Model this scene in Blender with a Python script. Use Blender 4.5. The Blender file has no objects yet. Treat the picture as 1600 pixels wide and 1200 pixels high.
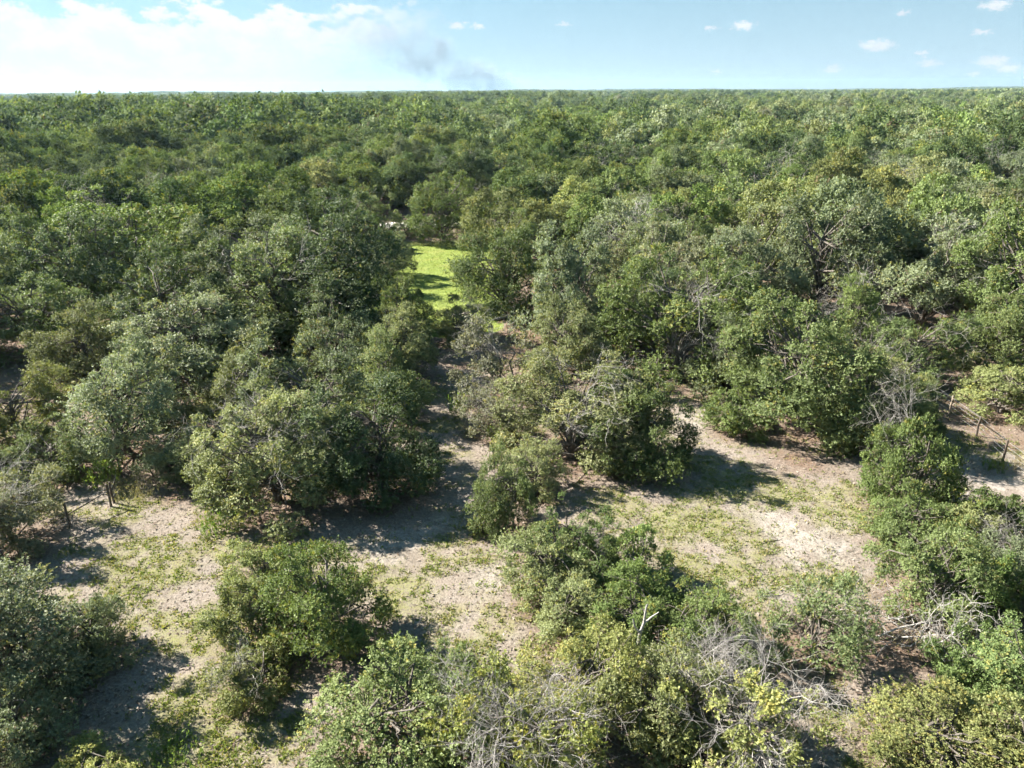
import bpy, math
import numpy as np
from mathutils import Matrix, Vector

# ------------------------------------------------------------------ camera, sky, sun, exposure
scene = bpy.context.scene
COL = scene.collection

cam_data = bpy.data.cameras.new('camera')
cam = bpy.data.objects.new('camera', cam_data)
COL.objects.link(cam)
scene.camera = cam
cam_data.sensor_fit = 'HORIZONTAL'
cam_data.angle_x = 2 * math.atan(0.695)
cam_data.clip_start = 0.5
cam_data.clip_end = 60000.0
cam.matrix_world = (Matrix.Translation((0, 0, 20.0)) @ Matrix.Rotation(math.radians(90 - 21.7), 4, 'X')
                    @ Matrix.Rotation(math.radians(-0.36), 4, 'Z'))

SUN_EL, SUN_AZ = 37.0, -70.0          # degrees; azimuth counted from +Y towards +X
sun_dir = Vector((math.cos(math.radians(SUN_EL)) * math.sin(math.radians(SUN_AZ)),
                  math.cos(math.radians(SUN_EL)) * math.cos(math.radians(SUN_AZ)),
                  math.sin(math.radians(SUN_EL))))
sun_data = bpy.data.lights.new('sun', 'SUN')
sun_data.energy = 5.0
sun_data.angle = math.radians(0.53)
sun_data.color = (1.0, 0.94, 0.84)
sun = bpy.data.objects.new('sun', sun_data)
COL.objects.link(sun)
sun.rotation_euler = sun_dir.to_track_quat('Z', 'Y').to_euler()
sun.location = (-60, 20, 60)

SKY_STRENGTH = 0.050
scene.view_settings.view_transform = 'Standard'
scene.view_settings.look = 'None'
scene.view_settings.gamma = 1.0
scene.view_settings.use_curve_mapping = False
scene.view_settings.exposure = 2.0
cy = scene.cycles
cy.use_denoising = True
try:
    cy.denoiser = 'OPENIMAGEDENOISE'
    cy.denoising_input_passes = 'RGB_ALBEDO_NORMAL'
    cy.denoising_prefilter = 'FAST'
except Exception:
    pass
cy.max_bounces = 3
cy.diffuse_bounces = 1
cy.glossy_bounces = 1
cy.transmission_bounces = 1
cy.volume_bounces = 0
cy.transparent_max_bounces = 4
cy.caustics_reflective = False
cy.caustics_refractive = False
cy.use_light_tree = False
cy.adaptive_threshold = 0.02
cy.adaptive_min_samples = 20
cy.sample_clamp_indirect = 6.0
cy.volume_step_rate = 1.0
cy.volume_max_steps = 96


class NT:
    """small wrapper for building node trees"""
    def __init__(self, tree):
        self.t = tree
        self.t.nodes.clear()

    def n(self, typ, **kw):
        nd = self.t.nodes.new(typ)
        for k, v in kw.items():
            setattr(nd, k, v)
        return nd

    def link(self, a, b):
        self.t.links.new(a, b)

    def put(self, sock, v):
        if isinstance(v, bpy.types.NodeSocket):
            self.link(v, sock)
        else:
            sock.default_value = v

    def m(self, op, a, b=None, c=None, clamp=False):
        nd = self.n('ShaderNodeMath', operation=op, use_clamp=clamp)
        for i, v in enumerate((a, b, c)):
            if v is not None:
                self.put(nd.inputs[i], v)
        return nd.outputs[0]

    def mix(self, fac, a, b, blend='MIX'):
        nd = self.n('ShaderNodeMix', data_type='RGBA', blend_type=blend)
        self.put(nd.inputs[0], fac)
        self.put(nd.inputs[6], a if isinstance(a, bpy.types.NodeSocket) else tuple(a) + (1,) * (4 - len(a)))
        self.put(nd.inputs[7], b if isinstance(b, bpy.types.NodeSocket) else tuple(b) + (1,) * (4 - len(b)))
        return nd.outputs[2]

    def smooth(self, v, lo, hi, a=0.0, b=1.0):
        nd = self.n('ShaderNodeMapRange', interpolation_type='SMOOTHSTEP')
        self.put(nd.inputs[0], v)
        for i, q in enumerate((lo, hi, a, b)):
            self.put(nd.inputs[i + 1], q)
        return nd.outputs[0]

    def noise(self, vec, scale, detail=3.0, rough=0.55, out=0, dist=0.0):
        nd = self.n('ShaderNodeTexNoise')
        if vec is not None:
            self.link(vec, nd.inputs['Vector'])
        nd.inputs['Scale'].default_value = scale
        nd.inputs['Detail'].default_value = detail
        nd.inputs['Roughness'].default_value = rough
        nd.inputs['Distortion'].default_value = dist
        return nd.outputs[out]

    def noise2(self, vec, scale, detail=3.0, rough=0.55):
        nd = self.n('ShaderNodeTexNoise', noise_dimensions='2D')
        self.link(vec, nd.inputs['Vector'])
        nd.inputs['Scale'].default_value = scale
        nd.inputs['Detail'].default_value = detail
        nd.inputs['Roughness'].default_value = rough
        return nd.outputs[0]

    def attr(self, name, out='Fac'):
        nd = self.n('ShaderNodeAttribute', attribute_name=name)
        return nd.outputs[out]

    def xyz(self, x, y, z):
        nd = self.n('ShaderNodeCombineXYZ')
        for i, v in enumerate((x, y, z)):
            self.put(nd.inputs[i], v)
        return nd.outputs[0]


def build_world():
    w = bpy.data.worlds.new('World')
    scene.world = w
    w.use_nodes = True
    w.cycles.sampling_method = 'MANUAL'
    w.cycles.sample_map_resolution = 256
    N = NT(w.node_tree)
    sky = N.n('ShaderNodeTexSky', sky_type='NISHITA', sun_disc=False)
    sky.sun_elevation = math.radians(SUN_EL)
    sky.sun_rotation = math.radians(SUN_AZ)
    sky.altitude = 30.0
    sky.air_density = 1.0
    sky.dust_density = 0.3
    sky.ozone_density = 1.5
    tc = N.n('ShaderNodeTexCoord')
    sep = N.n('ShaderNodeSeparateXYZ')
    N.link(tc.outputs['Generated'], sep.inputs[0])
    X, Y, Z = sep.outputs
    lift = N.n('ShaderNodeVectorMath', operation='ADD')
    N.link(tc.outputs['Generated'], lift.inputs[0]); lift.inputs[1].default_value = (0, 0, 0.16)
    nrm = N.n('ShaderNodeVectorMath', operation='NORMALIZE')
    N.link(lift.outputs[0], nrm.inputs[0]); N.link(nrm.outputs[0], sky.inputs[0])
    az = N.m('MULTIPLY', N.m('ARCTAN2', X, Y), 57.29578)
    el = N.m('MULTIPLY', N.m('ARCSINE', Z), 57.29578)
    p = N.xyz(az, N.m('MULTIPLY', el, 1.9), 0.0)
    n_mid = N.noise2(p, 0.42, 4.0, 0.6)
    n_fine = N.noise2(p, 1.7, 3.0, 0.62)
    # cumulus bank in the west: fills the low sky from azimuth -70 to about -5 degrees, billowed top
    fine = N.m('SUBTRACT', n_fine, 0.5)
    mid = N.m('SUBTRACT', n_mid, 0.5)
    top = N.m('ADD', N.m('MULTIPLY_ADD', mid, 5.6, 4.75), N.m('MULTIPLY', fine, 1.3))
    top = N.m('ADD', top, 0.5)
    under = N.smooth(N.m('SUBTRACT', top, el), -0.15, 0.75)
    azd = N.m('ADD', az, N.m('MULTIPLY_ADD', mid, 9.0, N.m('MULTIPLY', fine, 3.5)))
    azd = N.m('ADD', azd, N.m('MULTIPLY', N.m('SUBTRACT', 4.5, el), 1.7))
    west = N.m('MULTIPLY', N.smooth(azd, -3.0, -12.0), N.smooth(az, -85.0, -55.0))
    bank = N.m('MULTIPLY', N.m('MULTIPLY', under, west), N.smooth(el, -0.5, 4.2, 0.45, 0.96))
    # scattered fair-weather cumulus over the rest of the dome
    inv = N.m('DIVIDE', 1.0, N.m('MAXIMUM', Z, 0.05))
    pd = N.xyz(N.m('MULTIPLY', X, inv), N.m('MULTIPLY', Y, inv), 3.0)
    dome = N.m('MULTIPLY', N.smooth(N.noise2(pd, 1.3, 3.0, 0.58), 0.66, 0.74), N.smooth(el, 6.5, 14.0))
    # small far cumulus puffs above the eastern horizon (azimuth, elevation, width in degrees)
    puffs = [(-3.7, 4.26, .62), (-2.2, 4.21, .42), (3.8, 4.29, .38), (16.0, 3.99, .72), (13.8, 3.89, .36), (24.4, 2.58, .95),
             (21.9, 1.22, .62), (27.1, 2.03, .4), (27.6, 1.46, .6), (31.0, 1.5, .85), (32.0, 1.1, .7),
             (30.2, .82, .36), (30.2, 3.16, .45), (30.6, 4.6, .8), (25.6, 4.41, .4), (14.4, 1.15, .36),
             (41.0, 3.8, .9), (52.0, 2.9, .9)]
    wp = N.n('ShaderNodeVectorMath', operation='ADD')
    N.link(N.xyz(az, el, 0.0), wp.inputs[0])
    N.link(N.xyz(N.m('MULTIPLY', fine, 1.5), N.m('MULTIPLY', N.m('SUBTRACT', N.noise2(p, 3.1, 2.0, 0.6), 0.5), 0.6), 0.0), wp.inputs[1])
    acc = None
    for i, (a, e, s) in enumerate(puffs):
        vm = N.n('ShaderNodeVectorMath', operation='MULTIPLY_ADD')
        N.link(wp.outputs[0], vm.inputs[0])
        vm.inputs[1].default_value = (1 / s, 1 / (s * 0.38), 0)
        vm.inputs[2].default_value = (-a / s, -e / (s * 0.38), 0)
        ln = N.n('ShaderNodeVectorMath', operation='LENGTH')
        N.link(vm.outputs[0], ln.inputs[0])
        acc = ln.outputs['Value'] if acc is None else N.m('MINIMUM', acc, ln.outputs['Value'])
    puff = N.smooth(acc, 1.35, 0.35, 0.0, 0.85)
    mask = N.m('MAXIMUM', N.m('MAXIMUM', bank, puff), dome, clamp=True)
    shade = N.smooth(n_mid, 0.35, 0.65, 0.0, 1.0)
    cloud = N.mix(shade, (4.33, 4.52, 4.79), (5.01, 5.09, 5.16))
    # thicker, paler air towards the horizon, all the way round
    veil = N.m('MULTIPLY', N.m('EXPONENT', N.m('MULTIPLY', N.m('MAXIMUM', el, 0.0), -0.13)), 0.85)
    skycol = N.mix(1.0, sky.outputs[0], (0.64, 0.91, 0.80), 'MULTIPLY')
    skycol = N.mix(veil, skycol, (3.49, 4.17, 4.63))
    col = N.mix(mask, skycol, cloud)
    bg = N.n('ShaderNodeBackground')
    N.link(col, bg.inputs[0])
    bg.inputs[1].default_value = SKY_STRENGTH
    out = N.n('ShaderNodeOutputWorld')
    N.link(bg.outputs[0], out.inputs[0])


build_world()

# ------------------------------------------------------------------ helpers
rs0 = np.random.RandomState(7)
_lat = rs0.rand(256, 256)


def vnoise(x, y):
    x = np.asarray(x, float); y = np.asarray(y, float)
    xi = np.floor(x).astype(int); yi = np.floor(y).astype(int)
    fx = x - xi; fy = y - yi
    fx = fx * fx * (3 - 2 * fx); fy = fy * fy * (3 - 2 * fy)
    a = _lat[xi % 256, yi % 256]; b = _lat[(xi + 1) % 256, yi % 256]
    c = _lat[xi % 256, (yi + 1) % 256]; d = _lat[(xi + 1) % 256, (yi + 1) % 256]
    return (a * (1 - fx) + b * fx) * (1 - fy) + (c * (1 - fx) + d * fx) * fy


def fbm(x, y, oct=4):
    s = 0; a = 0.5; t = 0
    for i in range(oct):
        s = s + a * vnoise(x * 2 ** i + 17.3 * i, y * 2 ** i + 9.1 * i); t += a; a *= 0.5
    return s / t


def terrain(x, y):
    x = np.asarray(x, float); y = np.asarray(y, float)
    r = np.hypot(x, y)
    z = 0.22 * (fbm(x * 0.16, y * 0.16, 3) - 0.5) + 0.05 * (fbm(x * 0.9, y * 0.9, 2) - 0.5)
    k = np.clip((r - 180) / 900, 0, 1)
    z = z + k * 8.0 * (fbm(x * 0.0016 + 5, y * 0.0016 + 2, 3) - 0.5)
    k = np.clip((r - 1500) / 3000, 0, 1)
    z = z + k * 44.0 * (fbm(x * 0.0011 + 1, y * 0.0007 + 7, 4) - 0.52)
    return z


def tz(x, y):
    return float(terrain(x, y))


def mesh_from(name, verts, faces, mats=(), attrs=None, face_attrs=None, smooth=False):
    """verts (N,3); faces (M,3) or (M,4)"""
    me = bpy.data.meshes.new(name)
    verts = np.ascontiguousarray(verts, dtype=np.float32)
    faces = np.ascontiguousarray(faces, dtype=np.int32)
    k = faces.shape[1]
    me.vertices.add(len(verts)); me.vertices.foreach_set('co', verts.ravel())
    me.loops.add(faces.size); me.loops.foreach_set('vertex_index', faces.ravel())
    me.polygons.add(len(faces))
    me.polygons.foreach_set('loop_start', np.arange(0, faces.size, k, dtype=np.int32))
    try:
        me.polygons.foreach_set('loop_total', np.full(len(faces), k, dtype=np.int32))
    except Exception:
        pass
    if smooth:
        me.polygons.foreach_set('use_smooth', np.ones(len(faces), dtype=bool))
    for nm, arr in (attrs or {}).items():
        a = me.attributes.new(nm, 'FLOAT', 'POINT'); a.data.foreach_set('value', np.asarray(arr, np.float32))
    for nm, arr in (face_attrs or {}).items():
        a = me.attributes.new(nm, 'FLOAT', 'FACE'); a.data.foreach_set('value', np.asarray(arr, np.float32))
    me.update(calc_edges=True)
    for m in mats:
        me.materials.append(m)
    return me


def link(name, data, parent=None, mat=None, loc=None, label=None, cat=None, group=None, kind=None):
    o = bpy.data.objects.new(name, data)
    COL.objects.link(o)
    if parent is not None:
        o.parent = parent
    if loc is not None:
        o.location = loc
    if mat is not None and data is not None:
        if len(data.materials) == 0:
            data.materials.append(None)
        o.material_slots[0].link = 'OBJECT'
        o.material_slots[0].material = mat
    if label: o['label'] = label
    if cat: o['category'] = cat
    if group: o['group'] = group
    if kind: o['kind'] = kind
    return o


def unit(v):
    return v / np.maximum(np.linalg.norm(v, axis=-1, keepdims=True), 1e-9)


def tubes(segs, sides=4):
    """segs: (N,8) p0 p1 r0 r1 -> verts, quad faces"""
    s = np.asarray(segs, float)
    p0, p1, r0, r1 = s[:, 0:3], s[:, 3:6], s[:, 6], s[:, 7]
    d = unit(p1 - p0)
    h = np.where(np.abs(d[:, 2:3]) < 0.9, np.array([[0, 0, 1.0]]), np.array([[1.0, 0, 0]]))
    u = unit(np.cross(d, h)); v = np.cross(d, u)
    ang = np.arange(sides) * 2 * math.pi / sides
    ring = u[:, None] * np.cos(ang)[None, :, None] + v[:, None] * np.sin(ang)[None, :, None]
    a = p0[:, None] + ring * r0[:, None, None]
    b = p1[:, None] + ring * r1[:, None, None]
    verts = np.concatenate([a, b], 1).reshape(-1, 3)
    i = np.arange(sides); j = (i + 1) % sides
    f = np.stack([i, j, j + sides, i + sides], 1)
    faces = (f[None] + (np.arange(len(s)) * 2 * sides)[:, None, None]).reshape(-1, 4)
    return verts, faces


def polyline(pts, r0, r1):
    n = len(pts) - 1
    out = []
    for i in range(n):
        a = r0 + (r1 - r0) * i / n; b = r0 + (r1 - r0) * (i + 1) / n
        out.append(list(pts[i]) + list(pts[i + 1]) + [a, b])
    return out


# ------------------------------------------------------------------ materials
def new_mat(name):
    m = bpy.data.materials.new(name)
    m.use_nodes = True
    return m, NT(m.node_tree)


def leaf_mat(name, lo, hi, yellow=(0.34, 0.31, 0.06), yfrac=0.06, brown=0.03, trans=0.28, rough=0.55, spec=0.2):
    m, N = new_mat(name)
    rnd = N.attr('rnd'); spray = N.attr('spray')
    oi = N.n('ShaderNodeObjectInfo')
    col = N.mix(rnd, lo, hi)
    col = N.mix(N.smooth(spray, 1 - yfrac - 0.05, 1 - yfrac + 0.02, 0, 0.85), col, yellow)
    col = N.mix(N.smooth(spray, brown, brown * 0.5, 0, 0.8), col, (0.17, 0.12, 0.075))
    hsv = N.n('ShaderNodeHueSaturation')
    N.link(col, hsv.inputs['Color'])
    N.put(hsv.inputs['Hue'], N.m('ADD', 0.492, N.m('MULTIPLY', oi.outputs['Random'], 0.016)))
    N.put(hsv.inputs['Saturation'], N.m('ADD', 0.80, N.m('MULTIPLY', N.m('FRACT', N.m('MULTIPLY', oi.outputs['Random'], 7.3)), 0.18)))
    N.put(hsv.inputs['Value'], N.m('ADD', 0.8, N.m('MULTIPLY', N.m('FRACT', N.m('MULTIPLY', oi.outputs['Random'], 13.7)), 0.42)))
    c = hsv.outputs[0]
    bs = N.n('ShaderNodeBsdfPrincipled')
    N.link(c, bs.inputs['Base Color'])
    bs.inputs['Roughness'].default_value = rough
    bs.inputs['Specular IOR Level'].default_value = spec
    tr = N.n('ShaderNodeBsdfTranslucent')
    N.link(N.mix(1.0, c, (1.15, 1.2, 0.55), 'MULTIPLY'), tr.inputs[0])
    mx = N.n('ShaderNodeMixShader')
    mx.inputs[0].default_value = trans
    N.link(bs.outputs[0], mx.inputs[1]); N.link(tr.outputs[0], mx.inputs[2])
    out = N.n('ShaderNodeOutputMaterial')
    N.link(mx.outputs[0], out.inputs[0])
    return m


def plain_mat(name, c1, c2, scale=6.0, rough=0.8, stretch=None, metal=0.0):
    m, N = new_mat(name)
    tc = N.n('ShaderNodeTexCoord')
    vec = tc.outputs['Object']
    if stretch:
        mp = N.n('ShaderNodeMapping'); mp.inputs['Scale'].default_value = stretch
        N.link(vec, mp.inputs[0]); vec = mp.outputs[0]
    n = N.noise(vec, scale, 5.0, 0.6)
    bs = N.n('ShaderNodeBsdfPrincipled')
    N.link(N.mix(N.smooth(n, 0.3, 0.7), c1, c2), bs.inputs['Base Color'])
    bs.inputs['Roughness'].default_value = rough
    bs.inputs['Metallic'].default_value = metal
    bp = N.n('ShaderNodeBump'); bp.inputs['Strength'].default_value = 0.35; bp.inputs['Distance'].default_value = 0.02
    N.link(n, bp.inputs['Height']); N.link(bp.outputs[0], bs.inputs['Normal'])
    out = N.n('ShaderNodeOutputMaterial'); N.link(bs.outputs[0], out.inputs[0])
    return m


LEAF_COLOURS = {   # darker leaf, lighter leaf, share of yellow sprays, share of brown ones
    'green': ((0.066, 0.104, 0.030), (0.250, 0.312, 0.105), 0.03, 0.02),
    'grey': ((0.096, 0.128, 0.064), (0.300, 0.348, 0.198), 0.03, 0.03),
    'olive': ((0.116, 0.140, 0.048), (0.335, 0.365, 0.146), 0.05, 0.03),
    'bright': ((0.074, 0.122, 0.029), (0.248, 0.328, 0.096), 0.03, 0.01),
    'dark': ((0.046, 0.076, 0.029), (0.165, 0.222, 0.092), 0.02, 0.02),
    'yellow': ((0.125, 0.152, 0.038), (0.345, 0.370, 0.104), 0.12, 0.03),
    'dull': ((0.130, 0.138, 0.080), (0.320, 0.328, 0.212), 0.04, 0.07),
}
LEAF = {k: leaf_mat('leaves_' + k, lo, hi, yfrac=y, brown=bn) for k, (lo, hi, y, bn) in LEAF_COLOURS.items()}
LEAF_FAR = {k: leaf_mat('far_leaves_' + k, lo, hi, yfrac=y, brown=bn, rough=0.85, spec=0.08, trans=0.22) for k, (lo, hi, y, bn) in LEAF_COLOURS.items()}
BARK = plain_mat('oak_bark', (0.075, 0.062, 0.050), (0.17, 0.15, 0.13), 9.0, 0.9, (1, 1, 0.25))
DEAD = plain_mat('bleached_dead_wood', (0.25, 0.23, 0.21), (0.44, 0.415, 0.39), 5.0, 0.85)
POST = plain_mat('weathered_post_wood', (0.060, 0.045, 0.036), (0.15, 0.12, 0.095), 8.0, 0.85, (1, 1, 0.2))
POSTL = plain_mat('pale_post_wood', (0.24, 0.19, 0.14), (0.38, 0.32, 0.25), 8.0, 0.85, (1, 1, 0.2))
WIRE = plain_mat('galvanised_wire', (0.42, 0.43, 0.44), (0.58, 0.59, 0.60), 20.0, 0.45, metal=0.6)
GRASSM = leaf_mat('grass_blades', (0.100, 0.135, 0.026), (0.215, 0.255, 0.060), yellow=(0.34, 0.28, 0.13), yfrac=0.25, trans=0.35, rough=0.6)
LAWNM = leaf_mat('lawn_blades', (0.150, 0.205, 0.034), (0.250, 0.315, 0.068), yfrac=0.10, trans=0.35, rough=0.6)
STRAWM = leaf_mat('straw_and_litter', (0.14, 0.110, 0.088), (0.40, 0.338, 0.285), yellow=(0.12, 0.08, 0.058), yfrac=0.18, brown=0.05, trans=0.15, rough=0.8)
WEEDM = leaf_mat('weed_leaves', (0.12, 0.20, 0.03), (0.22, 0.32, 0.06), yfrac=0.05, trans=0.35)
DRYM = leaf_mat('dry_tall_grass', (0.26, 0.21, 0.11), (0.46, 0.39, 0.22), yfrac=0.1, trans=0.3, rough=0.7)

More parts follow.
